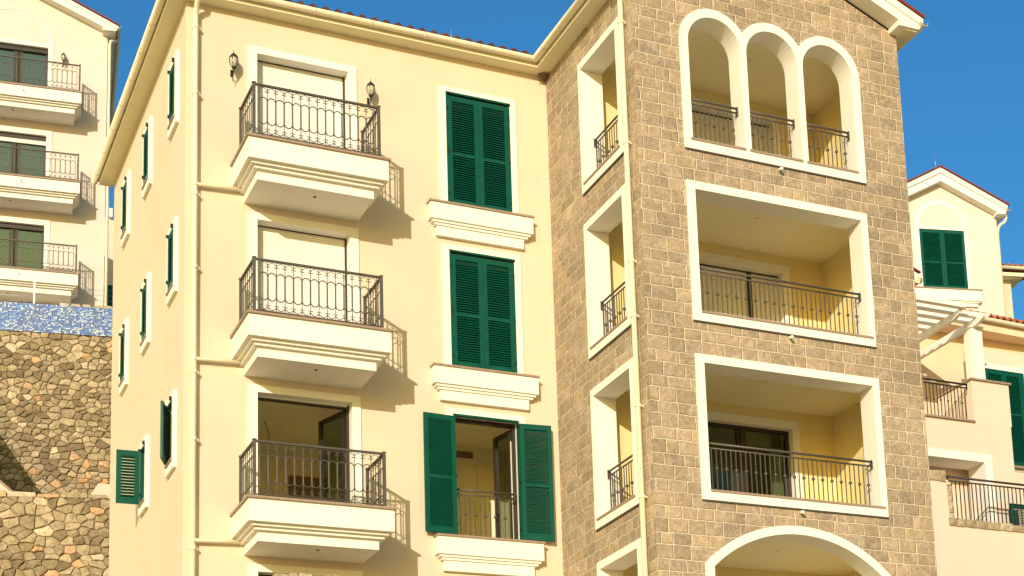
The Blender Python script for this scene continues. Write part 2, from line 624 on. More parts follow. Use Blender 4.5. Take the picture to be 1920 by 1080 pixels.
def pantiles(mb, a, b, up, period=.23, amp=.030, mi=0, hip0=0.0, hip1=0.0):
    """corrugated tile sheet from the eave line a-b, rising along vector up"""
    a, b, up = Vector(a), Vector(b), Vector(up)
    d = (b - a)
    L = d.length
    d.normalize()
    nrm = d.cross(up).normalized()
    if nrm.z < 0: nrm = -nrm
    ku = max(1, int(up.length / .35))
    n = int(L / period * 8)
    vs, fs = [], []
    for j in range(ku + 1):
        for lift in ((0,) if j == 0 else (0, .022)):
            pass
        for i in range(n + 1):
            pos = min(max(i * L / n, hip0 * j / ku), L - hip1 * j / ku)
            ph = 2 * math.pi * pos / period
            vs.append(a + d * pos + up * (j / ku) + nrm * (amp * math.sin(ph) + .01 * (j % 2)))
    for j in range(ku):
        for i in range(n):
            q = j * (n + 1) + i
            fs.append((q, q + 1, q + n + 2, q + n + 1))
    mb.add(vs, fs, mi, True)
    # thickness at the eave
    e = [vs[i] - nrm * .05 for i in range(n + 1)]
    k = [vs[i] for i in range(n + 1)]
    mb.add(k + e, [(i, n + 1 + i, n + 2 + i, i + 1) for i in range(n)], mi)
    mb.add(e + [p + up * (.3 / up.length) for p in e], [(i, n + 1 + i, n + 2 + i, i + 1) for i in range(n)], mi)
    return mb

def pipe_clip(mb, p, r=.05, mi=0):
    mb.lathe([(r * 1.25, -.02), (r * 1.25, .02)], p, 10, mi)
    mb.box(p[0] + r, p[0] + r + .045, p[1] - .01, p[1] + .012, p[2] - .012, p[2] + .012, mi)

def balcony(root, xl, xr, front=-1.271, gz=-2.234, label=None):
    """slab with parapet face, stepped mouldings and a granite coping; coordinates of row 0"""
    mb = MB()
    lz = -2.655
    mb.box(xl + .036, xr - .036, front + .042, 0.0, lz, gz - .04)
    st = [(.036 + .075, -2.705), (.036 + .135, -2.757), (.24, -2.931)]
    z = lz
    for ins, zb in st:
        k = ins - .036
        mb.box(xl + ins, xr - ins, front + .042 + k * 1.15, 0.0, zb, z)
        z = zb
    o = part(mb, 'balcony', M_TRIM, root, label=label)
    c = MB()
    c.box(xl, xr, front, -.001, gz - .04, gz)
    part(c, 'coping', M_GRAN, root, o)
    d = MB()
    d.lathe([(.022, -.012), (.030, -.006), (.030, 0)], ((xl + xr) / 2 + .05, front * .55, -2.931), 10)
    part(d, 'downlight', M_FRAME, root, o)
    return o

def sill_ledge(root, xl, xr, under, out=.216):
    """window ledge with the same stepped mouldings; row 0"""
    mb = MB()
    mb.box(xl + .02, xr - .02, -out + .03, 0, -2.679, -2.355)
    mb.box(xl + .068, xr - .068, -out + .068, 0, -2.725, -2.679)
    mb.box(xl + .115, xr - .115, -out + .10, 0, -2.772, -2.725)
    mb.box(xl + .165, xr - .18, -.086, 0, -2.964, -2.772)
    o = part(mb, 'ledge', M_TRIM, root, under)
    c = MB()
    c.box(xl, xr, -out, .24, -2.355, -2.32)
    part(c, 'coping', M_GRAN, root, under)
    return o

def iron_railing(label, loc, rz, xl, xr, yb, yf, zt, n_front, n_side, group, first_store={}):
    """balcony railing of square posts, thin bars, oval rings and scrolls. Local origin on the coping at the wall line."""
    t = thing('balcony_railing', label, 'railing', loc, rz, (0, 0, 0), group)
    ps = .05
    key = ('m', round(zt, 3))
    if key not in first_store:
        post = MB().box(-ps / 2, ps / 2, -ps / 2, ps / 2, 0, zt)
        post.box(-ps / 2 - .008, ps / 2 + .008, -ps / 2 - .008, ps / 2 + .008, zt, zt + .012)
        bar = MB().box(-.0055, .0055, -.0055, .0055, .03, zt - .04)
        first_store[key] = (post.mesh('post', M_METAL), bar.mesh('baluster', M_METAL))
    pm, bm = first_store[key]
    for x, y in ((xl, yf), (xr, yf), (xl, yb), (xr, yb)):
        inst('post', pm, t, (x, y, 0))
    h = zt - .02
    def side(a, b, n, ang):
        a, b = Vector(a), Vector(b)
        L = (b - a).length
        d = (b - a) / L
        e = .085 if n > 8 else .06
        p = (L - 2 * e) / n
        hr = MB().bar((0, 0, 0), (L, 0, 0), .048, .032)
        o = inst('handrail', hr.mesh('handrail', M_METAL), t, (a.x, a.y, zt - .02), (0, 0, ang))
        br = MB().bar((0, 0, 0), (L, 0, 0), .03, .014)
        inst('bottom_rail', br.mesh('bottom_rail', M_METAL), t, (a.x, a.y, .028), (0, 0, ang))
        r = p / 2 - .004
        zb_, zt_ = h * .235, h * .765
        pts = []
        for i in range(9):
            q = math.pi * i / 8
            pts.append((r * math.cos(q), 0, zt_ - r + r * math.sin(q)))
        for i in range(9):
            q = math.pi + math.pi * i / 8
            pts.append((r * math.cos(q), 0, zb_ + r + r * math.sin(q)))
        om = MB().tube(pts, .0098, 6, True).mesh('oval_ring', M_METAL)
        for sgn, z0 in ((1, zt - .045), (-1, .040)):
            # bow between two bars, its ends curling back under
            bow = []
            for i in range(13):
                u = -1.0 + 2.0 * i / 12
                bow.append((u * p * .5, 0, z0 - sgn * (.012 + .058 * u * u)))
            cur = []
            for i in range(6):
                q = i / 5
                cur.append((p * .5 - .0 - .040 * q, 0, z0 - sgn * (.070 + .026 * math.sin(math.pi * (.15 + q * .75)))))
            sm = MB().tube([(-x, y, z) for x, y, z in cur[::-1]] + bow + cur, .0070, 4)
            scm = sm.mesh('scroll', M_METAL)
            for i in range(n):
                c = a + d * (e + p * (i + .5))
                inst('scroll', scm, t, (c.x, c.y, 0), (0, 0, ang))
        for i in range(n):
            c = a + d * (e + p * (i + .5))
            inst('oval_ring', om, t, (c.x, c.y, 0), (0, 0, ang))
        for i in range(n + 1):
            c = a + d * (e + p * i)
            inst('baluster', bm, t, (c.x, c.y, 0), (0, 0, ang))
    side((xl, yf, 0), (xr, yf, 0), n_front, 0)
    side((xl, yb, 0), (xl, yf, 0), n_side, -math.pi / 2)
    side((xr, yb, 0), (xr, yf, 0), n_side, -math.pi / 2)
    return t

BALL_STORE = {}
def ball_railing(name, label, loc, rz, L, h, group, first=.0, pitch=.0963, ball_every=2, ball_first=0, ball_z=.445, gap=.085, thick=.021, cap=True, balls=True, met=None, bw=.0075):
    M_METAL = met or globals()['M_METAL']
    """pipe handrail over a second rail, thin balusters, every second one with a ball. Origin at one end on the sill."""
    t = thing(name, label, 'railing', loc, rz, (0, 0, 0), group)
    hr = MB().tube([(0, 0, 0), (L, 0, 0)], thick, 8)
    inst('handrail', hr.mesh('handrail', M_METAL), t, (0, 0, h))
    lr = MB().tube([(0, 0, 0), (L, 0, 0)], thick * .72, 8)
    inst('lower_rail', lr.mesh('lower_rail', M_METAL), t, (0, 0, h - gap))
    k = (round(h - gap, 3), M_METAL.name, bw)
    if k not in BALL_STORE:
        b = MB().box(-bw, bw, -bw, bw, 0, h - gap)
        s = MB().sphere((0, 0, 0), .032, 10)
        BALL_STORE[k] = (b.mesh('baluster', M_METAL), s.mesh('ball', M_METAL))
    bm, sm = BALL_STORE[k]
    i, x = 0, first
    while x < L - .015:
        b = inst('baluster', bm, t, (x, 0, 0))
        if balls and i % ball_every == ball_first:
            inst('ball', sm, b, (0, 0, ball_z))
        x += pitch
        i += 1
    # end brackets
    br = MB()
    br.tube([(0, 0, -.0), (-.03, 0, -.06), (-.035, 0, -.14)], .008, 5)
    for xx in (.0, L):
        m2 = MB()
        sg = -1 if xx == 0 else 1
        m2.tube([(0, 0, 0), (0, 0, -gap), (-sg * .05, 0, -gap - .10)], .008, 5)
        m2.box(-.006, .006, -.03, .03, -gap - .05, .03)
        inst('bracket', m2.mesh('bracket', M_METAL), t, (xx - sg * .004, 0, h))
    return t

# ================================================================== MAIN BUILDING
B = thing('apartment_building', 'yellow plastered apartment building with a projecting stone tower, green shutters and stacked white balconies', 'apartment building',
          (3.4, 2.0, GZ), 0, (-3.4, -2.0, -GZ))
EAVE = .75
XT, XS, YT, XR = 6.885, 6.852, -3.896, 12.498   # tower: left face, its trims, front, right face
YB = 7.56
WIN_Y = (.551, 3.11, 5.51)                       # small windows in the left wall (near edge of trim)
LW = [(0, 0), (0, 1), (0, 2), (1, 0), (1, 1), (1, 2), (2, 0), (2, 1)]

# plaster walls
mb = MB()
holes = []
for k in range(4):
    holes.append(rect(1.231, 2.94, -2.27 - PITCH * k, .02 - PITCH * k))
for k in range(3):
    holes.append(rect(4.78, 6.105, -2.35 - PITCH * k, .04 - PITCH * k))
mb.plate(rect(0, XT, GZ - .3, EAVE), holes, (0, 0, 0), (1, 0, 0), (0, 0, 1), (0, .25, 0))
holes = []
for ci, k in LW:
    y = WIN_Y[ci]
    holes.append(rect(y + .11, y + .63, -1.14 - PITCH * k, -.02 - PITCH * k))
mb.plate(rect(.25, YB, GZ - .3, EAVE), holes, (0, 0, 0), (0, 1, 0), (0, 0, 1), (.25, 0, 0))
mb.box(.25, XR, YB - .25, YB, GZ - .3, EAVE)
part(mb, 'plaster_wall', M_YEL, B)

# stone tower walls
TCX = (XT + XR) / 2
RS = .4255
def arch_pts(cx, cz, r, a0, a1, n=20):
    return [(cx + r * math.cos(a0 + (a1 - a0) * i / n), cz + r * math.sin(a0 + (a1 - a0) * i / n)) for i in range(n + 1)]
ARC_X = (8.485, 9.672, 10.86)
SPR = -.325
def triple_outer(ins=0.0):
    r = .70 - ins
    pts = [(ARC_X[0] - r, -2.425 + ins), (ARC_X[2] + r, -2.425 + ins)]
    half = (ARC_X[1] - ARC_X[0]) / 2
    ai = math.acos(half / r)
    pts += arch_pts(ARC_X[2], SPR, r, 0, math.pi - ai)
    pts += arch_pts(ARC_X[1], SPR, r, ai, math.pi - ai)[1:]
    pts += arch_pts(ARC_X[0], SPR, r, ai, math.pi)[1:]
    return pts
def arch_inner(cx, r=.532):
    return [(cx - r, -2.225), (cx + r, -2.225)] + arch_pts(cx, SPR, r, 0, math.pi)
def big_arch(hw, rad, bottom):
    cz, cx = -11.76, 9.64
    a = math.asin(hw / rad)
    return [(cx - hw, bottom), (cx + hw, bottom)] + arch_pts(cx, cz, rad, math.pi / 2 - a, math.pi / 2 + a, 28)
mb = MB()
holes = [triple_outer(.02)]
for k in (1, 2):
    holes.append(rect(7.797, 11.494, -2.409 - PITCH * k, .143 - PITCH * k))
holes.append(big_arch(1.85, 2.59, -12.01))
mb.plate([(XT, GZ - .3), (XR, GZ - .3), (XR, .79), (TCX, .79 + (XR - TCX) * RS), (XT, .79)], holes, (0, YT, 0), (1, 0, 0), (0, 0, 1), (0, .4, 0), (0, 1, 0))
holes = []
for k in range(4):
    holes.append(rect(-3.353, -1.585, -2.409 - PITCH * k, .148 - PITCH * k))
mb.plate(rect(YT + .4, .25, GZ - .3, .79), holes, (XT, 0, 0), (0, 1, 0), (0, 0, 1), (.4, 0, 0), (0, 1, 0))
mb.plate(rect(YT + .4, YB, GZ - .3, .79), [], (XR, 0, 0), (0, 1, 0), (0, 0, 1), (-.363, 0, 0), (0, 1, 0))
part(mb, 'stone_wall', [M_STONE, M_LOG], B)

# trims of the tower openings
def frame_plate(outer, inner, O, U, NTv, name='window_surround', mat=M_TRIM):
    mb = MB().plate(outer, inner if isinstance(inner[0], list) else [inner], O, U, (0, 0, 1), NTv)
    return part(mb, name, mat, B)
p = frame_plate(triple_outer(), [arch_inner(c) for c in ARC_X], (0, YT - .03, 0), (1, 0, 0), (0, .44, 0))
for c in ARC_X:
    part(MB().box(c - .575, c + .53, YT - .05, YT + .40, -2.262, -2.224), 'sill', M_GRAN, B, p)
part(MB().box(7.80, 11.56, YT - .026, YT, -2.452, -2.427), 'shade_strip', M_METAL, B, p)  # dark strip standing in for the shade under the arched surround
lo = frame_plate(rect(7.777, 11.514, -2.429, .163), rect(7.944, 11.38, -2.247, .012), (0, YT - .03, 0), (1, 0, 0), (0, .44, 0))
part(MB().box(7.944, 11.46, YT - .05, YT + .40, -2.282, -2.246), 'sill', M_GRAN, B, lo)
part(MB().box(7.79, 11.52, YT - .026, YT, -2.456, -2.431), 'shade_strip', M_METAL, B, lo)  # shade line under the loggia surround, made as a dark strip
lo.location = Vector(lo.location) + Vector((0, 0, -PITCH))
copy_part(lo, B, (0, 0, -PITCH))
frame_plate(big_arch(1.87, 2.61, -12.03), big_arch(1.70, 2.46, -11.85), (0, YT - .03, 0), (1, 0, 0), (0, .44, 0))
so = frame_plate(rect(-3.373, -1.565, -2.429, .168), rect(-3.212, -1.682, -2.247, .029), (XS, 0, 0), (0, 1, 0), (.45, 0, 0))
part(MB().box(XS - .02, XS + .44, -3.25, -1.675, -2.282, -2.246), 'sill', M_GRAN, B, so)
part(MB().box(XS + .004, XT, -3.37, -1.58, -2.456, -2.431), 'shade_strip', M_METAL, B, so)  # dark strip in place of the underside shade of the side surround
for k in (1, 2, 3):
    copy_part(so, B, (0, 0, -PITCH * k))

# loggias behind the tower openings
LX0, LX1, LY1 = XT + .4, XR - .363, -1.37
def loggia(k):
    mb = MB()
    mb.box(LX0, LX1, YT + .4, LY1 + .25, .336, .60)                       # ceiling slab (cream)
    top = .336
    mb.plate(rect(LX0, LX1, -2.60, top), [rect(8.58, 11.195, -2.55, 0)], (0, LY1, 0), (1, 0, 0), (0, 0, 1), (0, .25, 0), (1, 1, 2))
    # thin plaster lining on the end walls
    mb.box(LX1 - .006, LX1, YT + .405, LY1, -2.55, top, 1)
    o = part(mb, 'loggia', [M_CEIL, M_LOG, M_TRIM], B)
    part(MB().box(LX0, LX1, YT + .4, LY1, -2.60, -2.55), 'loggia_floor', M_GRAN, B, o)
    s = MB().plate(rect(8.44, 11.335, -2.55, .14), [rect(8.60, 11.175, -2.60, -.02)], (0, LY1 - .025, 0), (1, 0, 0), (0, 0, 1), (0, .28, 0))
    s = MB()
    s.plate([(8.44, -2.55), (8.60, -2.55), (8.60, -.02), (11.175, -.02), (11.175, -2.55), (11.335, -2.55), (11.335, .14), (8.44, .14)], [], (0, LY1 - .025, 0), (1, 0, 0), (0, 0, 1), (0, .27, 0))
    part(s, 'door_surround', M_TRIM, B, o)
    d = MB().lathe([(.04, -.02), (.05, -.008), (.05, 0)], (9.9, -2.7, .336), 10)
    part(d, 'downlight', M_WHITE, B, o)
    o.location = Vector(o.location) + Vector((0, 0, -PITCH * k))
    return o
logs = [loggia(0)]
logs.append(copy_part(logs[0], B, (0, 0, -PITCH)))
logs.append(copy_part(logs[0], B, (0, 0, -PITCH * 2)))
logs.append(copy_part(logs[0], B, (0, 0, -PITCH * 3)))
def closed_roller(k, under):
    m = MB().box(8.60, 10.46, LY1 + .17, LY1 + .19, -2.55, -.03)
    m.box(10.56, 11.175, LY1 + .17, LY1 + .19, -2.55, -.03)
    o = part(m, 'roller_shutter', M_ROLL, B)
    o.location = Vector(o.location) + Vector((0, 0, -PITCH * k))
    f = MB().box(10.46, 10.56, LY1 + .15, LY1 + .22, -2.55, -.02)
    f.box(8.60, 11.175, LY1 + .16, LY1 + .20, -.05, -.021)
    part(f, 'guide_rail', M_FRAME, B, o)
for k in (0, 1, 3):
    closed_roller(k, logs[k])
# open glazed door of the third loggia
k = 2
z0, z1 = -2.55 - PITCH * k, -.02 - PITCH * k
m = MB()
for a, b in ((8.60, 8.67), (10.03, 10.10), (10.16, 10.22), (11.10, 11.175)):
    m.box(a, b, LY1 + .13, LY1 + .20, z0, z1 - .05)
m.box(8.60, 11.175, LY1 + .125, LY1 + .205, z1 - .06, z1)
m.box(8.60, 11.175, LY1 + .13, LY1 + .20, z0, z0 + .06)
m.box(10.10, 10.16, LY1 + .10, LY1 + .16, z0 + .06, z1 - .06)
dr = part(m, 'sliding_door', M_FRAME, B)
part(MB().box(8.67, 10.03, LY1 + .16, LY1 + .168, z0 + .06, z1 - .06).box(10.22, 11.10, LY1 + .16, LY1 + .168, z0 + .06, z1 - .06), 'pane', M_GLASS, B, dr)
m = MB()
m.box(10.20, 10.26, LY1 + .30, LY1 + .33, z0, z1 - .04).box(10.86, 11.10, LY1 + .30, LY1 + .33, z0, z1 - .04).box(10.2, 11.1, LY1 + .30, LY1 + .33, z1 - .30, z1 - .04)
part(m, 'curtain', M_DRAPE, B, dr)
# dim room behind it
def room(x0, x1, y0, y1, z0, z1, name='room'):
    mb = MB()
    t = .08
    mb.box(x0 - t, x0, y0, y1, z0, z1).box(x1, x1 + t, y0, y1, z0, z1)
    mb.box(x0 - t, x1 + t, y1, y1 + t, z0, z1)
    mb.box(x0 - t, x1 + t, y0, y1 + t, z1, z1 + t).box(x0 - t, x1 + t, y0, y1 + t, z0 - t, z0)
    return part(mb, name, M_ROOM, B)
room(7.5, 12.0, LY1 + .26, 3.2, z0, z1 + .25)

# facade: balcony doors, balconies
ws = MB().plate([(1.09, -2.23), (1.251, -2.23), (1.251, 0), (2.92, 0), (2.92, -2.23), (3.078, -2.23), (3.078, .13), (1.09, .13)], [], (0, -.03, 0), (1, 0, 0), (0, 0, 1), (0, .275, 0))
ws_o = part(ws, 'window_surround', M_TRIM, B)
copy_part(ws_o, B, (0, 0, -PITCH)); copy_part(ws_o, B, (0, 0, -2 * PITCH)); copy_part(ws_o, B, (0, 0, -3 * PITCH))
bal = balcony(B, .777, 3.311)
copy_part(bal, B, (0, 0, -PITCH)); copy_part(bal, B, (0, 0, -2 * PITCH))
rs = part(MB().box(1.251, 2.885, .215, .235, -2.24, -.02), 'roller_shutter', M_ROLL, B)
part(MB().box(2.885, 2.92, .19, .24, -2.24, -.005).box(1.251, 2.885, .205, .24, -.02, -.001), 'guide_rail', M_FRAME, B, rs)
copy_part(rs, B, (0, 0, -PITCH))
# third storey: open door
z0, z1 = -2.24 - 2 * PITCH, 0 - 2 * PITCH
fr = MB()
fr.box(1.251, 1.30, .17, .24, z0, z1 - .04).box(2.87, 2.92, .17, .24, z0, z1 - .04).box(1.251, 2.92, .165, .24, z1 - .06, z1 - .002)
dr = part(fr, 'balcony_door', M_FRAME, B)
part(MB().box(1.30, 2.87, .12, .19, z1 - .035, z1 - .004), 'roller_box', M_ROLL, B, dr)
lf = MB()
lf.M = Matrix.Translation((2.865, .245, 0)) @ Matrix.Rotation(R(108), 4, 'Z')
lf.box(0, .80, -.025, .025, z1 - .13, z1 - .06).box(0, .80, -.025, .025, z0 + .03, z0 + .12)
lf.box(0, .075, -.025, .025, z0 + .12, z1 - .13).box(.725, .80, -.025, .025, z0 + .12, z1 - .13)
part(lf, 'open_leaf', M_FRAME, B, dr)
gl = MB(); gl.M = lf.M
gl.box(.075, .725, -.004, .004, z0 + .12, z1 - .13)
part(gl, 'pane', M_GLASS, B, dr)
rm = room(.3, 4.1, .26, 3.25, z0 - .02, z1 + .20)
part(MB().box(2.62, 3.4, 3.2, 3.255, z0, z1 - .42), 'inner_door', M_VENT, B, rm)
part(MB().tube([(1.86, 2.0, z1 + .20), (1.90, 2.0, z1 + .05), (1.95, 2.0, z1 - .08), (1.90, 2.0, z1 - .20), (1.76, 2.02, z1 - .22)], .008, 5), 'hanging_cable', M_FRAME, B, rm)
# fourth storey door head, just in the picture
z0, z1 = -2.24 - 3 * PITCH, -3 * PITCH
fr = MB().box(1.251, 1.31, .17, .24, z0, z1 - .05).box(2.86, 2.92, .17, .24, z0, z1 - .05).box(1.251, 2.92, .165, .24, z1 - .07, z1 - .003).box(2.05, 2.12, .17, .24, z0, z1 - .07)
dr = part(fr, 'balcony_door', M_FRAME, B)
part(MB().box(1.31, 2.05, .2, .208, z0, z1 - .07).box(2.12, 2.86, .2, .208, z0, z1 - .07), 'pane', M_GLASS, B, dr)
room(.3, 4.1, .26, 4.6, z0 - .02, z1 + .2)

# facade: tall shuttered windows
def tall_window(k, is_open):
    w = MB().plate([(4.665, -2.33), (4.80, -2.33), (4.80, .018), (6.085, .018), (6.085, -2.33), (6.219, -2.33), (6.219, .115), (4.665, .115)], [], (0, -.03, 0), (1, 0, 0), (0, 0, 1), (0, .275, 0))
    o = part(w, 'shuttered_window', M_TRIM, B)
    fr = MB().box(4.80, 4.83, -.035, .03, -2.32, .0).box(6.055, 6.085, -.035, .03, -2.32, .0).box(4.80, 6.085, -.036, .03, -.02, .015)
    part(fr, 'frame', M_GREEN, B, o)
    W, H = .611, 2.225
    lm = leaf_mesh(W, H, .53)
    if not is_open:
        inst('shutter', lm, o, (4.832, -.012, -.05 - .02))
        b = inst('shutter', lm, o, (4.832 + W + .003, -.012, -.05 - .02))
        hg = MB()
        for x in (4.82, 6.05):
            hg.box(x - .015, x + .05, -.05, -.03, -.035, .0)
        for z in (-.35, -1.25, -2.1):
            hg.box(4.815, 4.835, -.05, -.034, z, z + .07).box(6.05, 6.07, -.05, -.034, z, z + .07)
        part(hg, 'hinge', M_BLACK, B, o)
        bk = MB().box(4.80, 6.085, .20, .212, -2.32, .0)  # opaque dark backing standing in for the dim room behind the louvres
        part(bk, 'pane', M_FRAME, B, o)
    else:
        inst('shutter', lm, o, (4.815, -.075, -.055), (0, 0, R(180 + 4)))
        inst('shutter', lm, o, (6.070, -.075, -.055), (0, 0, R(-6)))
        hg = MB()
        for x in (4.81, 6.075):
            for z in (-.12, -1.2, -2.1):
                hg.box(x - .03, x + .03, -.07, -.03, z, z + .06)
        hg.box(6.60, 6.66, -.10, -.05, -1.36, -1.30)
        part(hg, 'hinge', M_BLACK, B, o)
    sill_ledge(B, 4.383, 6.46, o)
    o.location = Vector(o.location) + Vector((0, 0, -PITCH * k))
    return o
tall_window(0, False); tall_window(1, False)
tw = tall_window(2, True)
z0, z1 = -2.32 - 2 * PITCH, 0.0 - 2 * PITCH
rm = room(4.3, 6.72, .26, 2.3, z0 - .03, z1 + .22)
part(MB().box(5.62, 6.03, 2.28, 2.305, z1 - .02, z1 + .11), 'air_grille', M_VENT, B, rm)
# wardrobe doors on the back wall and the inward window leaf
wd = MB()
for i in range(4):
    wd.box(4.55 + i * .52, 4.55 + i * .52 + .508, 2.27, 2.3, z0, z1 - .17)
part(wd, 'wardrobe_front', M_ROOM, B, rm)
part(MB().box(6.01, 6.03, .245, .275, z0, z1 - .3), 'curtain', M_DRAPE, B)  # pale strip standing in for the sunlit edge of the window frame
ifr = MB().box(6.03, 6.085, .17, .25, z0, z1 - .06).box(4.80, 4.85, .17, .25, z0, z1 - .06).box(4.80, 6.085, .168, .25, z1 - .06, z1)
iw = part(ifr, 'inner_window', M_FRAME, B)
lf = MB(); lf.M = Matrix.Translation((6.03, .26, 0)) @ Matrix.Rotation(R(101), 4, 'Z')
lf.box(0, .58, -.03, .03, z1 - .15, z1 - .08).box(0, .58, -.03, .03, z0 + .03, z0 + .11)
lf.box(0, .07, -.03, .03, z0 + .11, z1 - .15).box(.51, .58, -.03, .03, z0 + .11, z1 - .15)
part(lf, 'open_leaf', M_FRAME, B, iw)
gl = MB(); gl.M = lf.M; gl.box(.07, .51, -.004, .004, z0 + .11, z1 - .15)
part(gl, 'pane', M_GLASS, B, iw)

# left wall: narrow shuttered windows
def small_window(ci, k):
    y = WIN_Y[ci]
    y0, y1 = y + .13, y + .61
    m = MB().plate([(y, -1.302), (y1 + .13, -1.302), (y1 + .13, .09), (y, .09)], [rect(y0, y1, -1.12, -.04)], (-.06, 0, 0), (0, 1, 0), (0, 0, 1), (.28, 0, 0))
    o = part(m, 'small_window', M_TRIM, B)
    part(MB().box(-.085, .2, y0 - .04, y1 + .04, -1.155, -1.12), 'sill', M_GRAN, B, o)
    part(MB().box(-.05, -.0, y0, y0 + .03, -1.12, -.04).box(-.05, 0, y1 - .03, y1, -1.12, -.04).box(-.05, 0, y0, y1, -.07, -.04), 'frame', M_GREEN, B, o)
    W, H = .415, 1.03
    lm = leaf_mesh(W, H, 0)
    state = {(0, 2): 20, (1, 2): 92}.get((ci, k), 0)
    hx, hy = -.062, y1 - .03
    part(MB().box(.20, .215, y0, y1, -1.12, -.04), 'pane', M_FRAME, B, o)  # opaque dark sheet for the unlit room behind the leaf
    if state == 0:
        inst('shutter', lm, o, (-.045, y1 - .032, -.075), (0, 0, R(-90)))
    else:
        inst('shutter', shutter_leaf(W, H, 0, .058, True).mesh('shutter', M_GREEN), o, (-.075, hy, -.075), (0, 0, R(-90 - state)))
    hg = MB().box(-.10, -.05, y0 + .01, y0 + .06, -.06, .005).box(-.10, -.05, y1 - .05, y1 - .005, -.075, -.03)
    hg.box(-.09, -.06, y1 - .03, y1 + .0, -.95, -.89)
    part(hg, 'hinge', M_BLACK, B, o)
    o.location = Vector(o.location) + Vector((0, 0, -PITCH * k))
for ci, k in LW:
    small_window(ci, k)

# eaves, gutter, pipes
mb = MB()
e = .285
for (x0, x1, y0, y1) in ((-e, 0, -e, YB + .2), (0, XT, -e, 0), (XT - e, XT, YT - .32, -e)):
    mb.box(x0, x1, y0, y1, EAVE, EAVE + .05)
mb.box(-e, -e + .03, -e, YB + .2, EAVE + .05, EAVE + .2)
mb.box(-e + .03, XT - e + .03, -e, -e + .03, EAVE + .05, EAVE + .2)
mb.box(XT - e, XT - e + .03, YT - .32, -e, EAVE + .05, EAVE + .2)
mb.box(-e - .012, -e, -e - .012, YB + .2, EAVE, EAVE + .022)
mb.box(-e, XT - e - .012, -e - .012, -e, EAVE, EAVE + .022)
mb.box(XT - e - .012, XT - e, YT - .32, -e, EAVE, EAVE + .022)
mb.box(XR, XR + e, YT - .30, YB, EAVE + .02, EAVE + .07)
mb.box(XR + e - .03, XR + e, YT - .30, YB, EAVE + .07, EAVE + .2)
part(mb, 'eave', M_SOFFIT, B)
gr = .072
gz_ = EAVE + .135
mb = MB()
off = e + gr + .008
gutter(mb, [(-off, YB + .35, gz_), (-off, -off, gz_), (XT - off, -off, gz_), (XT - off, YT - .42, gz_)][::1] if False else [(-off, YB + .35, gz_), (-off, -off, gz_), (XT - off, -off, gz_), (XT - off, YT - .42, gz_)], gr)
part(mb, 'gutter', M_GUT, B)
part(gutter(MB(), [(XR + off, YB, gz_ + .02), (XR + off, YT - .46, gz_ + .02)], gr), 'gutter', M_GUT, B)
mb = MB()
pantiles(mb, (-.40, -.36, .985), (7.1, -.36, .985), (0, 4.0, 1.55), hip0=4.0)
pantiles(mb, (-.36, 8.0, .955), (-.36, -.40, .955), (4.0, 0, 1.55), hip0=4.0, hip1=4.0)
roof = part(mb, 'tile_roof', M_TILE, B)
part(MB().tube([(4.92, -.1, .95), (4.92, -.1, 1.28)], .012, 6), 'lightning_rod', M_STEEL, B, roof)
# tower roof: gable with white barge boards
yb0, yb1 = YT - .355, YT - .315
sl = RS
def rake_z(x): return .89 + (12.37 - x) * sl if x > TCX else .89 + (x - (2 * TCX - 12.37)) * sl
mb = MB()
tipx = XR + .41
apex = rake_z(TCX + 1e-6)
for sgn in (1, -1):
    X = lambda x: TCX + sgn * (x - TCX)
    lowz = rake_z(12.36)
    # board: lower fascia, upper step
    a = [(X(TCX), apex), (X(12.33), rake_z(12.33)), (X(12.33), .792), (X(12.79), .80), (X(12.86), rake_z(12.86) + .20), (X(TCX), apex + .20)]
    mb.plate(a if sgn > 0 else a[::-1], [], (0, yb0, 0), (1, 0, 0), (0, 0, 1), (0, .04, 0))
    b_ = [(X(TCX), apex + .20), (X(12.86), rake_z(12.86) + .20), (X(12.89), rake_z(12.89) + .355), (X(TCX), apex + .355)]
    mb.plate(b_ if sgn > 0 else b_[::-1], [], (0, yb0 - .03, 0), (1, 0, 0), (0, 0, 1), (0, .07, 0))
    # soffit under the overhang, following the rake
    s_ = [(X(TCX), apex + .0), (X(12.33), rake_z(12.33)), (X(12.33), rake_z(12.33) + .05), (X(TCX), apex + .05)]
    mb.plate(s_ if sgn > 0 else s_[::-1], [], (0, yb1, 0), (1, 0, 0), (0, 0, 1), (0, YT - yb1 - .001, 0))
    # boxed eave end
    q0, q1 = sorted((X(12.33), X(12.785)))
    if sgn > 0:
        mb.box(q0, q0 + .04, yb1, YT - .001, .79, lowz + .02)
        mb.box(q0 + .04, q1, yb1, YT - .001, .79, .83)
    else:
        mb.box(q1 - .04, q1, yb1, YT - .001, .79, lowz + .02)
gb = part(mb, 'gable_board', M_TRIM, B)
mb = MB()
for sgn in (1, -1):
    X = lambda x: TCX + sgn * (x - TCX)
    tx_ = tipx if sgn > 0 else XR + .12
    a = Vector((X(tx_), yb0 - .06, rake_z(tx_) + (.37 if sgn > 0 else .30))); b = Vector((X(TCX), yb0 - .06, apex + .37))
    v = [a, b, b + Vector((0, 12, 0)), a + Vector((0, 12, 0))]
    v += [p + Vector((0, 0, .055)) for p in v]
    f = [(0, 1, 2, 3), (7, 6, 5, 4), (0, 4, 5, 1), (1, 5, 6, 2), (2, 6, 7, 3), (3, 7, 4, 0)]
    mb.add(v, f if sgn > 0 else [q[::-1] for q in f])
part(mb, 'gable_roof', M_RED, B)
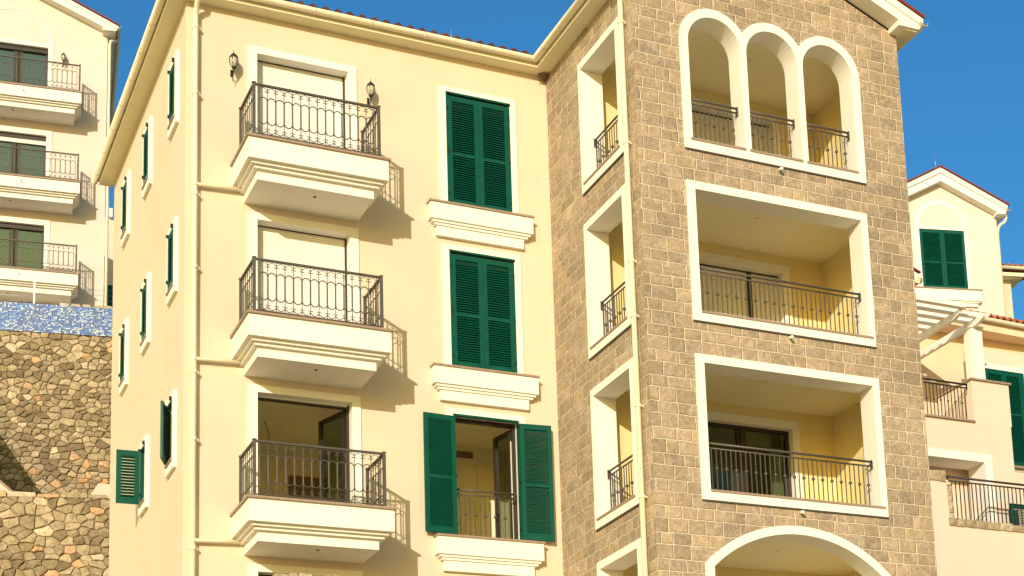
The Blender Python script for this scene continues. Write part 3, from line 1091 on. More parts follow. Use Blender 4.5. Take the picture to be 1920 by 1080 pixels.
# downpipes
mb = MB()
mb.tube([(.152, -.36, .80), (.152, -.33, .70), (.152, -.2, .60), (.152, -.11, .50), (.152, -.10, .38), (.152, -.10, GZ)], .048, 12)
for z in (.22, -1.05, -2.95, -4.3, -6.2, -7.4, -9.3):
    mb.lathe([(.058, -.03), (.058, .03)], (.152, -.10, z), 12)
    mb.box(.19, .235, -.112, -.09, z - .012, z + .012)
    mb.box(.225, .245, -.1, .0, z - .03, z - .012)
part(mb, 'downpipe', M_GUT, B)
mb = MB()
mb.tube([(XT - .36, -3.628, .80), (XT - .30, -3.628, .70), (XT - .14, -3.628, .58), (XT - .10, -3.628, .45), (XT - .10, -3.628, GZ)], .048, 12)
for z in (-.1, -2.4, -4.6, -5.6, -7.2, -8.8):
    mb.lathe([(.058, -.03), (.058, .03)], (XT - .10, -3.628, z), 12)
    mb.box(XT - .055, XT, -3.64, -3.61, z - .012, z + .012)
    mb.box(XT - .07, XT - .05, -3.70, -3.60, z - .02, z)
part(mb, 'downpipe', M_GUT, B)
for k in range(3):
    z = -2.745 - PITCH * k
    mb = MB().tube([(.152, -.10, z - .02), (.22, -.085, z - .01), (.96, -.085, z + .02)], .036, 10)
    mb.lathe([(.05, -.04), (.05, .04)], (.152, -.10, z - .02), 12)
    part(mb, 'drain_pipe', M_GUT, B)
for k in range(3):
    z = -2.50 - PITCH * k
    mb = MB().tube([(9.69, YT, z), (9.69, YT - .10, z - .01)], .028, 10)
    mb.tube([(9.69, YT - .09, z - .01), (9.70, YT - .13, z - .035)], .034, 10, r_end=.026)
    part(mb, 'drain_spout', M_WHITE, B)

# railings of the three balconies
words = ('brown wrought iron railing of the highest yellow-facade balcony, between two wall lanterns',
         'brown wrought iron railing of the middle yellow-facade balcony, in front of the closed roller shutter',
         'brown wrought iron railing of the lowest yellow-facade balcony, in front of the open dark door')
for k in range(3):
    iron_railing(words[k], (2.0, 0, -2.234 - PITCH * k), 0, .905 - 2.0, 3.105 - 2.0, -.27, -1.235, .955, 14, 6, 'oval ring railings of the yellow facade balconies')

# tower railings
side_words = ('short ball railing inside the uppermost side window of the stone tower',
              'short ball railing inside the middle side window of the stone tower',
              'short ball railing inside the third side window down the stone tower')
for k in range(3):
    ball_railing('side_window_railing', side_words[k], (7.1, -1.70, -2.246 - PITCH * k), R(-90), 1.50, .885, 'ball railings in the tower side windows', first=.036, pitch=.0985, ball_first=1, ball_z=.412)
for i, c in enumerate(ARC_X):
    ball_railing('arch_railing', ('short ball railing in the leftmost, tallest-looking arch of the triple window', 'short ball railing in the middle arch of the triple window', 'short ball railing in the rightmost arch of the triple window')[i],
                 (c - .53, -3.72, -2.224), 0, 1.04, .868, 'ball railings in the three arches', first=.075, ball_first=1, ball_z=.435)
for k in (1, 2):
    ball_railing('loggia_railing', ('long ball railing across the wide loggia with the closed roller shutter', 'long ball railing across the wide loggia with the open glazed door')[k - 1],
                 (7.95, -3.72, -2.246 - PITCH * k), 0, 3.42, .888, 'long ball railings of the tower loggias', first=.049, ball_first=0 if k == 1 else 0, ball_z=.448)
ball_railing('window_railing', 'low dark railing with balls across the open window between green shutters', (4.87, .09, -2.32 - 2 * PITCH), 0, 1.13, .94, None, first=.07, ball_first=1, ball_z=.475, thick=.019, gap=.08)

# ------------------------------------------------------------------ lanterns, nest
def lantern(label, x, z, y=0.0, rz=0, loc=None):
    t = thing('wall_lantern', label, 'wall lamp', loc or (x, y, z), rz, (0, 0, 0), 'black wall lanterns')
    t.scale = (.95, .95, .95)
    c = (0, -.19, 0)
    cap = MB().lathe([(.004, .30), (.006, .245), (.012, .235), (.03, .215), (.072, .165), (.082, .14), (.078, .125), (.05, .12)], c, 12)
    part(cap, 'cap', M_BLACK, t)
    part(MB().lathe([(.070, .125), (.080, .085), (.074, .02), (.045, -.045), (.03, -.06)], c, 12), 'glass_body', M_LAMP, t)
    cage = MB()
    for i in range(6):
        a = i * math.pi / 3
        cage.tube([(c[0] + r * math.cos(a), c[1] + r * math.sin(a), z_) for r, z_ in ((.074, .125), (.085, .085), (.079, .02), (.049, -.045), (.03, -.065))], .006, 4)
    part(cage, 'cage', M_BLACK, t)
    part(MB().lathe([(.03, -.06), (.044, -.055), (.034, -.085), (.014, -.11), (.016, -.125), (.004, -.16)], c, 10), 'base_cup', M_BLACK, t)
    part(MB().lathe([(.012, -.06), (.016, .0), (.018, .05), (.006, .09)], c, 8), 'candle', M_WHITE, t)
    arm = MB().tube([(0, -.17, -.12), (0, -.15, -.19), (0, -.10, -.22), (0, -.05, -.19), (0, -.02, -.12), (0, -.015, -.04)], .010, 6)
    arm.tube([(0, -.10, -.22), (0, -.11, -.26), (0, -.12, -.31)], .006, 5)
    part(arm, 'arm', M_BLACK, t)
    pl = MB().box(-.022, .022, -.015, 0, -.16, -.02)
    part(pl, 'wall_plate', M_BLACK, t)
    return t
lantern('black glass wall lantern left of the top balcony door, near the downpipe', .80, -.40)
lantern('black glass wall lantern right of the top balcony door, on yellow plaster', 3.30, -.42)

nest = MB()
for i in range(60):
    a = random.uniform(0, 6.28); r = random.uniform(.03, .10)
    p = Vector((XT - .09 + r * math.cos(a) * .8, -.10 + r * math.sin(a) * .8, EAVE - random.uniform(.01, .12)))
    q = p + Vector((random.uniform(-.07, .07), random.uniform(-.07, .07), random.uniform(-.03, .03)))
    nest.tube([p, (p + q) / 2 + Vector((0, 0, .01)), q], .008, 4)
nest.lathe([(.02, -.10), (.05, -.08), (.075, -.04), (.08, -.002)], (XT - .085, -.11, EAVE), 9)
solo(nest, 'bird_nest', M_WOOD, 'small brown bird nest under the eave in the corner by the stone tower', 'bird nest')

# ================================================================== LEFT APARTMENT BLOCK
LB = thing('apartment_block', 'cream apartment block behind the mosaic wall with three balconies and a gable, far left', 'apartment building',
           (2.105, 28.156, GZ), R(-7.2), (0, 0, 15.58 - GZ))
LBC = -2.2
holes = []
for k in range(3):
    holes.append(rect(LBC - 1.115, LBC + 1.115, -2.28 - PITCH * k, -.18 - PITCH * k))
mb = MB()
LXR, LXL = .78, .78 - 9.0
ridge = (LXR + LXL) / 2
mb.plate([(LXL, -20), (LXR, -20), (LXR, .62), (ridge, .62 + (LXR - ridge) * .452), (LXL, .62)], holes, (0, 0, 0), (1, 0, 0), (0, 0, 1), (0, .25, 0))
mb.box(LXR - .25, LXR, .25, 12, -20, .62).box(LXL, LXL + .25, .25, 12, -20, .62)
part(mb, 'plaster_wall', M_IVORY, LB)
# arched surround of the top opening and square ones below
ar = [(LBC - 1.27, -2.25), (LBC - 1.095, -2.25), (LBC - 1.095, -.2), (LBC + 1.095, -.2), (LBC + 1.095, -2.25), (LBC + 1.27, -2.25)] + arch_pts(LBC, -.22, 1.27, 0, math.pi, 28)
part(MB().plate(ar, [], (0, -.03, 0), (1, 0, 0), (0, 0, 1), (0, .27, 0)), 'window_surround', M_TRIM, LB)
blind = arch_pts(LBC, -.04, 1.09, 0, math.pi, 28)
part(MB().plate(blind, [], (0, -.034, 0), (1, 0, 0), (0, 0, 1), (0, .004, 0)), 'arch_panel', M_IVORY, LB)
arc = arch_pts(LBC, -.04, 1.13, 0, math.pi, 28) + arch_pts(LBC, -.04, 1.09, math.pi, 0, 28)
part(MB().plate(arc, [], (0, -.05, 0), (1, 0, 0), (0, 0, 1), (0, .02, 0)), 'arch_moulding', M_TRIM, LB)
sq = MB().plate([(LBC - 1.27, -2.25), (LBC - 1.095, -2.25), (LBC - 1.095, -.2), (LBC + 1.095, -.2), (LBC + 1.095, -2.25), (LBC + 1.27, -2.25), (LBC + 1.27, -.02), (LBC - 1.27, -.02)], [], (0, -.03, 0), (1, 0, 0), (0, 0, 1), (0, .27, 0))
so = part(sq, 'window_surround', M_TRIM, LB)
so.location = Vector(so.location) + Vector((0, 0, -PITCH))
copy_part(so, LB, (0, 0, -PITCH))
fr = MB()
x0, x1 = LBC - 1.095, LBC + 1.095
for a, b in ((x0, x0 + .06), (LBC + .02, LBC + .16), (LBC + .20, LBC + .30), (x1 - .07, x1)):
    fr.box(a, b, .14, .2, -2.26, -.26)
fr.box(x0, x1, .138, .2, -.27, -.2)
w = part(fr, 'glazed_door', M_FRAME, LB)
part(MB().box(x0 + .06, LBC + .02, .165, .172, -2.26, -.27).box(LBC + .30, x1 - .07, .165, .172, -2.26, -.27), 'pane', M_GLASS2, LB, w)
part(MB().box(x0, x1, .08, .11, -.36, -.20), 'roller_box', M_FRAME, LB, w)
w2 = copy_part(w, LB, (0, 0, -PITCH)); copy_part(w, LB, (0, 0, -2 * PITCH))
ro = part(MB().box(x0, x1, .09, .12, -.50, -.205), 'roller_shutter', M_ROLL, LB)
ro.location = Vector(ro.location) + Vector((0, 0, -PITCH))
mb = MB()
for k in range(3):
    z0, z1 = -2.4 - PITCH * k, .2 - PITCH * k
    mb.box(x0 - 1, x1 + .9, 4.0, 4.1, z0, z1).box(x0 - 1, x1 + .9, .26, 4.1, z1, z1 + .1).box(x0 - 1, x1 + .9, .26, 4.1, z0 - .1, z0)
    mb.box(x0 - 1.1, x0 - 1, .26, 4.1, z0 - .1, z1 + .1).box(x1 + .9, x1 + 1.0, .26, 4.1, z0 - .1, z1 + .1)
part(mb, 'room', M_ROOM, LB)
bal = balcony(LB, LBC * 2, 0.0, front=-1.15)
copy_part(bal, LB, (0, 0, -PITCH)); copy_part(bal, LB, (0, 0, -2 * PITCH))
for k in range(3):
    mbp = MB().tube([(-1.85, -1.10, -2.40 - PITCH * k), (-1.85, -1.17, -2.42 - PITCH * k), (-1.83, -1.20, -2.46 - PITCH * k)], .018, 8)
    part(mbp, 'drain_spout', M_WHITE, LB)
c7, s7 = math.cos(R(-7.2)), math.sin(R(-7.2))
def lbw(x, y, z): return (2.105 + c7 * x - s7 * y, 28.156 + s7 * x + c7 * y, 15.58 + z)
lw = ('brown iron railing on the top balcony of the cream block, below the arch',
      'brown iron railing on the middle balcony of the cream block',
      'brown iron railing on the bottom balcony of the cream block, just above the mosaic')
for k in range(3):
    iron_railing(lw[k], lbw(LBC, 0, -2.234 - PITCH * k), R(-7.2), LBC + .1, -LBC - .1, -.25, -1.10, .955, 26, 6, 'oval ring railings of the cream block balconies')
lantern('small black wall lantern beside the arch of the cream block', 0, 0, rz=R(-7.2), loc=lbw(-.62, 0, -.62))
# roof edge of the block
mb = MB()
def lr(x): return .62 + (LXR - x) * .452 if x > ridge else .62 + (x - LXL) * .452
for sgn in (1, -1):
    X = lambda x: ridge + sgn * (x - ridge)
    ze = lr(LXR)
    a = [(X(ridge), lr(ridge + 1e-6) - .08), (X(LXR - .17), .66), (X(LXR - .17), .54), (X(LXR + .25), .56), (X(LXR + .32), lr(LXR) + .05), (X(ridge), lr(ridge + 1e-6) + .25)]
    mb.plate(a if sgn > 0 else a[::-1], [], (0, -.38, 0), (1, 0, 0), (0, 0, 1), (0, .04, 0))
    s_ = [(X(ridge), lr(ridge + 1e-6) + .18), (X(LXR + .34), lr(LXR) + .0), (X(LXR + .34), lr(LXR) + .10), (X(ridge), lr(ridge + 1e-6) + .34)]
    mb.plate(s_ if sgn > 0 else s_[::-1], [], (0, -.42, 0), (1, 0, 0), (0, 0, 1), (0, .06, 0))
    s2 = [(X(ridge), lr(ridge + 1e-6) - .06), (X(LXR - .17), .68), (X(LXR - .17), .72), (X(ridge), lr(ridge + 1e-6))]
    mb.plate(s2 if sgn > 0 else s2[::-1], [], (0, -.34, 0), (1, 0, 0), (0, 0, 1), (0, .339, 0))
mb.box(LXR - .17, LXR - .13, -.34, 0, .54, .70)
mb.box(LXR - .13, LXR + .25, -.34, 12, .54, .58)
mb.box(LXR + .22, LXR + .25, -.34, 12, .58, .80)
part(mb, 'gable_board', M_TRIM, LB)
mb = MB()
for sgn in (1, -1):
    X = lambda x: ridge + sgn * (x - ridge)
    a = Vector((X(LXR + .36), -.46, lr(LXR) + .12)); b = Vector((X(ridge), -.46, lr(ridge + 1e-6) + .36))
    v = [a, b, b + Vector((0, 12, 0)), a + Vector((0, 12, 0))]
    v += [p + Vector((0, 0, .05)) for p in v]
    f = [(0, 1, 2, 3), (7, 6, 5, 4), (0, 4, 5, 1), (1, 5, 6, 2), (2, 6, 7, 3), (3, 7, 4, 0)]
    mb.add(v, f if sgn > 0 else [q[::-1] for q in f])
part(mb, 'gable_roof', M_RED, LB)
mb = MB()
gutter(mb, [(LXR + .34, 12, .70), (LXR + .34, -.46, .70)], .075, 2.0)
part(mb, 'gutter', M_GUT, LB)
mb = MB().tube([(LXR + .32, .25, .62), (LXR + .25, .12, .46), (LXR + .10, -.02, .36), (LXR + .07, -.05, .2), (LXR + .07, -.05, -19)], .05, 10)
part(mb, 'downpipe', M_GUT, LB)

# ================================================================== POOL WALL AND RUBBLE RETAINING WALLS
def clip(poly, a, b, c):
    """keep a*x + b*y <= c"""
    out = []
    for i in range(len(poly)):
        p, q = poly[i], poly[(i + 1) % len(poly)]
        dp, dq = a * p[0] + b * p[1] - c, a * q[0] + b * q[1] - c
        if dp <= 0: out.append(p)
        if dp * dq < 0:
            t = dp / (dp - dq)
            out.append((p[0] + t * (q[0] - p[0]), p[1] + t * (q[1] - p[1])))
    return out

def rubble(mb, x0, x1, z0, z1, size, rnd, depth=.05, joint=.012, top=None):
    """fitted polygonal stones (bevelled, tilted faces) in the x-z plane facing -y"""
    nx, nz = int((x1 - x0) / size), int((z1 - z0) / (size * .8))
    sx, sz = (x1 - x0) / nx, (z1 - z0) / nz
    AN = 1.28                       # stones lie wider than tall
    z0, z1, sz = z0 * AN, z1 * AN, sz * AN
    P = {}
    for i in range(-1, nx + 1):
        for j in range(-1, nz + 1):
            if rnd.random() < .16: continue
            P[i, j] = (x0 + (i + .5 + .5 * (j % 2) + rnd.uniform(-.42, .42)) * sx, z0 + (j + .5 + rnd.uniform(-.40, .40)) * sz)
    for (i, j), c in P.items():
        poly = [(c[0] - 2 * sx, c[1] - 2 * sz), (c[0] + 2 * sx, c[1] - 2 * sz), (c[0] + 2 * sx, c[1] + 2 * sz), (c[0] - 2 * sx, c[1] + 2 * sz)]
        for di in range(-3, 4):
            for dj in range(-3, 4):
                o = P.get((i + di, j + dj))
                if (di or dj) and o:
                    a, b = o[0] - c[0], o[1] - c[1]
                    poly = clip(poly, a, b, (o[0] ** 2 + o[1] ** 2 - c[0] ** 2 - c[1] ** 2) / 2)
        for a, b, k in ((1, 0, x1), (-1, 0, -x0), (0, 1, z1), (0, -1, -z0)):
            if poly: poly = clip(poly, a, b, k)
        if len(poly) < 3: continue
        m = (sum(p[0] for p in poly) / len(poly), sum(p[1] for p in poly) / len(poly))
        rad = max(math.hypot(p[0] - m[0], p[1] - m[1]) for p in poly)
        if rad < .03: continue
        def ring(ins):
            out = []
            for p in poly:
                L = math.hypot(p[0] - m[0], p[1] - m[1]) + 1e-6
                k = max(.1, (L - ins) / L)
                out.append((m[0] + (p[0] - m[0]) * k, m[1] + (p[1] - m[1]) * k))
            return out
        # extra points on the edges, wobbled, so outlines are not ruler straight
        sub = []
        for a_, b_ in zip(poly, poly[1:] + poly[:1]):
            sub.append(a_)
            L = math.hypot(b_[0] - a_[0], b_[1] - a_[1])
            if L > .12:
                sub.append(((a_[0] + b_[0]) / 2 + rnd.uniform(-.018, .018), (a_[1] + b_[1]) / 2 + rnd.uniform(-.018, .018)))
        poly = [(p[0], p[1] / AN) for p in sub]
        m = (m[0], m[1] / AN)
        h = depth * rnd.uniform(.55, 1.25)
        tx, tz = rnd.uniform(-.10, .10), rnd.uniform(-.10, .10)
        n = len(poly)
        v = []
        for ins, hh in ((joint * rnd.uniform(.6, 1.6), -.06), (joint + .008, h * .6), (joint + .026, h)):
            for p in ring(ins):
                v.append((p[0], -(hh + (tx * (p[0] - m[0]) + tz * (p[1] - m[1]) if hh > 0 else 0) + (rnd.uniform(-.008, .008) if hh > 0 else 0)), p[1]))
        v.append((m[0], -(h + rnd.uniform(0, .02)), m[1]))
        f = []
        for r_ in range(2):
            for q in range(n):
                f.append((r_ * n + q, r_ * n + (q + 1) % n, (r_ + 1) * n + (q + 1) % n, (r_ + 1) * n + q))
        for q in range(n):
            f.append((2 * n + q, 2 * n + (q + 1) % n, 3 * n))
        mb.add(v, f, 0)
        u = rnd.random()
        tone = u * .80 if u < .93 else (.84 + (u - .93) / .07 * .16)
        mb.attr += [tone] * len(f)

rnd = random.Random(11)
YAW_P = R(-10.5)
cp, sp = math.cos(YAW_P), math.sin(YAW_P)
PO = (1.90, 20.0)                   # a point on the pool wall line (right end in view)
def pw(x, y, z): return (PO[0] + cp * x - sp * y, PO[1] + sp * x + cp * y, z)
PZ0, PZ1 = 2.13, 2.97
pool = thing('pool_wall', 'pool edge wall faced with small blue and white mosaic tiles above the rubble wall', 'pool wall', pw(-1.5, 0, PZ0), YAW_P)
part(MB().box(-5.5, 3.2, -.05, .35, 0, PZ1 - PZ0), 'mosaic_face', M_MOS, pool)
st = MB()
for i in range(9):
    w_ = .22 + .1 * rnd.random()
    x = .10 + i * .30
    st.add([(x, .02, PZ1 - PZ0), (x + w_, .02, PZ1 - PZ0), (x + w_, .32, PZ1 - PZ0), (x, .32, PZ1 - PZ0), (x + .02, .04, PZ1 - PZ0 + .09 + .03 * rnd.random()), (x + w_ - .03, .04, PZ1 - PZ0 + .10), (x + w_ - .03, .3, PZ1 - PZ0 + .1), (x + .02, .3, PZ1 - PZ0 + .1)],
           [(0, 1, 5, 4), (1, 2, 6, 5), (2, 3, 7, 6), (3, 0, 4, 7), (4, 5, 6, 7)], 0)
    st.attr += [.55 + .35 * rnd.random()] * 5
part(st, 'edging_stone', M_RUB, pool)
cab = thing('cable_railing', 'steel post and thin cable railing along the top of the mosaic pool wall', 'railing', pw(-2.08, .12, PZ1), YAW_P)
pm = MB().box(-.025, .025, -.012, .012, -.1, .72).mesh('post', M_STEEL)
for x in (-2.6, 0, 2.42):
    inst('post', pm, cab, (x, 0, 0))
for i in range(4):
    inst('cable', MB().tube([(-2.6, 0, 0), (2.42, 0, 0)], .004, 4).mesh('cable', M_STEEL), cab, (0, 0, .12 + i * .16))

up = thing('rubble_wall', 'tall rubble stone retaining wall under the blue mosaic with a shadow in its lower corner', 'retaining wall', pw(-1.5, 0, GZ), YAW_P)
mb = MB(); rubble(mb, -4.5, 2.6, -5.2 - GZ, PZ0 - GZ, .205, rnd, .034, .005)
part(mb, 'stone_face', M_RUB, up)
part(MB().box(-5.5, 3.2, .02, .6, 0, PZ0 - GZ), 'wall_core', M_MORT, up)
lo_y = 16.6
low = thing('rubble_wall', 'lower rubble stone retaining wall of larger blocks, in front of the stair cheeks', 'retaining wall', (-1.0, lo_y, GZ), R(-13.5))
LT = -3.72
mb = MB(); rubble(mb, -3.5, 3.2, -8.6 - GZ, LT - GZ - .06, .26, rnd, .038, .006)
part(mb, 'stone_face', M_RUB, low)
part(MB().box(-4.5, 4.0, .02, .7, 0, LT - GZ - .06), 'wall_core', M_MORT, low)
st = MB()
x = -3.5
while x < 3.3:
    w_ = rnd.uniform(.35, .75); h_ = rnd.uniform(.08, .17)
    st.add([(x, -.05, LT - GZ - .08), (x + w_ - .02, -.05, LT - GZ - .08), (x + w_ - .02, .7, LT - GZ - .08), (x, .7, LT - GZ - .08),
            (x + .02, -.02, LT - GZ - .08 + h_), (x + w_ - .04, -.02, LT - GZ - .08 + h_ * rnd.uniform(.8, 1.1)), (x + w_ - .05, .6, LT - GZ - .06 + h_), (x + .03, .6, LT - GZ - .06 + h_)],
           [(0, 1, 5, 4), (1, 2, 6, 5), (2, 3, 7, 6), (3, 0, 4, 7), (4, 5, 6, 7)], 0)
    st.attr += [.35 + .5 * rnd.random() if rnd.random() > .12 else .95] * 5
    x += w_
part(st, 'coping_stone', M_RUB, low)
# stair cheek walls on the ledge
chk = thing('stair_cheek', 'cream plastered stair side wall with sloping top casting the shadow', 'stair wall', (-1.40, 18.0, -4.6), 0)
part(MB().plate([(-2.6, -2), (1.25, -2), (1.25, .75), (.86, 1.06), (.16, 1.66), (.14, 2.74), (-.84, 4.1), (-1.3, 4.8), (-2.6, 4.8)], [], (0, 0, 0), (1, 0, 0), (0, 0, 1), (0, .3, 0)), 'wall_panel', M_CREAM, chk)
cpz = MB()
cpz.bar((.14, .15, 1.71), (1.30, .15, .73), .36, .06)
part(cpz, 'coping', M_GRAN, chk)
ck2 = thing('stair_cheek', 'small cream plastered stair wedge tucked against the corner of the yellow building', 'stair wall', (1.0, 17.6, -4.6), 0)
part(MB().plate([(-.15, -2), (1.8, -2), (1.8, 1.66), (.26, 1.66), (-.10, 1.05)], [], (0, 0, 0), (1, 0, 0), (0, 0, 1), (0, .3, 0)), 'wall_panel', M_CREAM, ck2)
# near rubble wall at the foot of the yellow facade
fg = thing('garden_wall', 'rough stone garden wall top poking up below the lowest balcony', 'garden wall', (2.0, -2.0, GZ), 0)
mb = MB(); rubble(mb, -.95, 1.9, 6.0, -10.16 - GZ, .26, rnd, .06)
part(mb, 'stone_face', M_RUB, fg)
part(MB().box(-.95, 1.9, .02, .4, 0, -10.2 - GZ), 'wall_core', M_MORT, fg)
st = MB(); x = -.98
while x < 1.8:
    w_ = rnd.uniform(.14, .26); h_ = rnd.uniform(.06, .12)
    b = -10.2 - GZ
    st.add([(x, -.06, b), (x + w_ - .012, -.06, b), (x + w_ - .012, .4, b), (x, .4, b), (x + .03 * rnd.random(), -.04, b + h_), (x + w_ - .03, -.03, b + h_ * rnd.uniform(.8, 1.15)), (x + w_ - .03, .38, b + h_), (x + .02, .38, b + h_)],
           [(0, 1, 5, 4), (1, 2, 6, 5), (2, 3, 7, 6), (3, 0, 4, 7), (4, 5, 6, 7)], 0)
    st.attr += [.3 + .55 * rnd.random()] * 5
    x += w_
part(st, 'coping_stone', M_RUB, fg)
# pale house glimpsed between the cream block and the yellow building
fh = thing('distant_house', 'sliver of a pale house with a green shutter seen between the two tall buildings', 'house', (7.5, 45, GZ), R(-8))
part(MB().box(-2.6, 3, 0, 6, 0, 17.5 - GZ), 'plaster_wall', M_CREAM, fh)
o = part(MB().box(-2.6, .5, -.03, .02, 12.3 - GZ, 14.4 - GZ), 'shutter_panel', M_GREEN, fh)
part(MB().box(-1.9, -1.75, -.2, -.05, 17.5 - GZ, 17.9 - GZ).box(-2.02, -1.9, .3, .5, 17.5 - GZ, 18.6 - GZ), 'chimney_pipe', M_WHITE, fh)

# ================================================================== RIGHT: GABLE HOUSE
RGO = (30.117, 19.819, 10.129)
RH = thing('gable_house', 'pale cream house with a small pediment gable and closed green shutters, right of the tower', 'house', (RGO[0], RGO[1], GZ), R(-14.2), (0, 0, RGO[2] - GZ))
GC, GR, GL = .87, 3.09, .87 - 2.22
def gz2(x): return .66 + (2.22 - abs(x - GC)) * .505
mb = MB().plate([(GL, -16), (GR, -16), (GR, .70), (GC, gz2(GC) + .04), (GL, .70)], [rect(-.02, 1.765, -2.37, 0.02)], (0, 0, 0), (1, 0, 0), (0, 0, 1), (0, .3, 0))
mb.box(GR - .3, GR, .3, 9, -16, .7).box(GL, GL + .3, .3, 9, -16, .7)
part(mb, 'plaster_wall', M_IVORY, RH)
ar = [(-.16, -2.36), (0, -2.36), (0, .0), (1.745, 0), (1.745, -2.36), (1.90, -2.36), (1.90, .12)] + arch_pts(GC, .12, 1.03, 0, math.pi, 26)
w = part(MB().plate(ar, [], (0, -.03, 0), (1, 0, 0), (0, 0, 1), (0, .3, 0)), 'shuttered_window', M_TRIM, RH)
part(MB().plate(arch_pts(GC, .13, .855, 0, math.pi, 26), [], (0, -.034, 0), (1, 0, 0), (0, 0, 1), (0, .003, 0)), 'arch_panel', M_IVORY, RH, w)
part(MB().plate(arch_pts(GC, .13, .885, 0, math.pi, 26) + arch_pts(GC, .13, .855, math.pi, 0, 26), [], (0, -.05, 0), (1, 0, 0), (0, 0, 1), (0, .019, 0)), 'arch_moulding', M_TRIM, RH, w)
lm = leaf_mesh(.845, 2.27, .55)
inst('shutter', lm, w, (.024, -.012, -.04)); inst('shutter', lm, w, (.876, -.012, -.04))
part(MB().box(0, .022, -.035, .03, -2.33, 0).box(1.723, 1.745, -.035, .03, -2.33, 0).box(.022, 1.723, -.035, .03, -.035, -.002), 'frame', M_GREEN, RH, w)
part(MB().box(0, 1.745, .2, .22, -2.34, 0), 'pane', M_FRAME, RH, w)  # dark opaque backing that stands for the shaded interior
s = MB().box(-.42, 2.17, -.20, 0, -2.80, -2.39).box(-.36, 2.11, -.15, 0, -2.85, -2.80).box(-.30, 2.05, -.10, 0, -2.98, -2.85)
part(s, 'ledge', M_TRIM, RH, w)
part(MB().box(-.46, 2.22, -.24, .02, -2.39, -2.355), 'coping', M_GRAN, RH, w)
mb = MB()
ap = gz2(GC)
for sgn in (1, -1):
    X = lambda x: GC + sgn * (x - GC)
    a = [(X(GC), ap + .0), (X(2.98), .70), (X(2.98), .60), (X(3.34), .62), (X(3.40), .86), (X(GC), ap + .36)]
    mb.plate(a if sgn > 0 else a[::-1], [], (0, -.34, 0), (1, 0, 0), (0, 0, 1), (0, .04, 0))
    b_ = [(X(GC), ap + .30), (X(3.38), .78), (X(3.42), .93), (X(GC), ap + .50)]
    mb.plate(b_ if sgn > 0 else b_[::-1], [], (0, -.40, 0), (1, 0, 0), (0, 0, 1), (0, .06, 0))
    s_ = [(X(GC), ap + .01), (X(2.98), .71), (X(2.98), .75), (X(GC), ap + .05)]
    mb.plate(s_ if sgn > 0 else s_[::-1], [], (0, -.30, 0), (1, 0, 0), (0, 0, 1), (0, .299, 0))
mb.box(2.98, 3.01, -.30, -.001, .60, .74).box(3.01, 3.34, -.30, 9, .60, .64).box(3.31, 3.34, -.30, 9, .64, .84)
part(mb, 'gable_board', M_TRIM, RH)
mb = MB()
for sgn in (1, -1):
    X = lambda x: GC + sgn * (x - GC)
    a = Vector((X(3.46), -.46, .93)); b = Vector((X(GC), -.46, ap + .52))
    v = [a, b, b + Vector((0, 9, 0)), a + Vector((0, 9, 0))]
    v += [p + Vector((0, 0, .05)) for p in v]
    f = [(0, 1, 2, 3), (7, 6, 5, 4), (0, 4, 5, 1), (1, 5, 6, 2), (2, 6, 7, 3), (3, 7, 4, 0)]
    mb.add(v, f if sgn > 0 else [q[::-1] for q in f])
rf = part(mb, 'gable_roof', M_RED, RH)
part(MB().tube([(GC - .1, -.2, ap + .5), (GC - .1, -.2, ap + 1.05)], .010, 5), 'lightning_rod', M_STEEL, RH, rf)
mb = MB(); gutter(mb, [(3.43, 9, .80), (3.43, -.46, .80)], .08, 2.5)
part(mb, 'gutter', M_GUT, RH)
part(MB().tube([(3.43, -.1, .74), (3.44, -.1, .55), (3.36, -.1, .40), (3.20, -.08, .30), (3.13, -.05, .18), (3.145, .10, .0), (3.145, .10, -12)], .055, 10), 'downpipe', M_GUT, RH)
# lower side wing with its own tiled eave
mb = MB().box(3.6, 4.62, 2.5, 6, -16, -.72)
wg = part(mb, 'side_wing', M_YEL, RH, label='yellow side wing with a low tiled roof')
part(MB().box(3.6, 5.02, 2.06, 6, -.72, -.58), 'eave', M_SOFFIT, RH, wg)
mb = MB(); gutter(mb, [(3.4, 1.98, -.40), (6.0, 1.98, -.40)], .08, 2.5)
part(mb, 'gutter', M_GUT, RH, wg)
mb = MB(); pantiles(mb, (3.4, 2.0, -.28), (6.0, 2.0, -.28), (0, 3, .6), .24, .05)
part(mb, 'tile_roof', M_TILE2, RH, wg)

# ================================================================== RIGHT: TERRACED VILLA
V = thing('terrace_villa', 'peach and cream villa with a roof terrace, tiled eave and green shutters at lower right', 'villa', (24.0, 10.0, GZ), 0, (-24.0, -10.0, -GZ))
mb = MB()
# main wall with the big shutters (y = 9.6), terrace block (y = 8), back wall of the terrace (peach)
mb.plate(rect(18.0, 24.04, GZ, -1.93), [rect(18.48, 23.03, -5.82, -3.05)], (0, 8.0, 0), (1, 0, 0), (0, 0, 1), (0, .3, 0))
mb.box(22.80, 24.08, 8.0, 9.6, -1.93, -.71)
mb.box(18.0, 22.80, 8.3, 11.0, -2.1, -1.95)
mb.plate(rect(24.04, 32.0, GZ, 1.0), [rect(24.50, 25.97, -2.52, .44)], (0, 9.6, 0), (1, 0, 0), (0, 0, 1), (0, .3, 0))
mb.box(23.74, 24.04, 8.3, 9.6, GZ, -1.93)
part(mb, 'plaster_wall', M_CREAM, V)
mb = MB().plate(rect(18.0, 32.0, GZ, 2.05), [], (0, 11.0, 0), (1, 0, 0), (0, 0, 1), (0, .3, 0))
part(mb, 'terrace_wall', M_PEACH, V, label='peach wall at the back of the terrace')
part(MB().box(22.74, 24.14, 7.94, 9.6, -.71, -.66), 'coping', M_GRAN, V)
part(MB().box(18.5, 22.79, 7.93, 8.35, -1.95, -1.90), 'coping', M_GRAN, V)
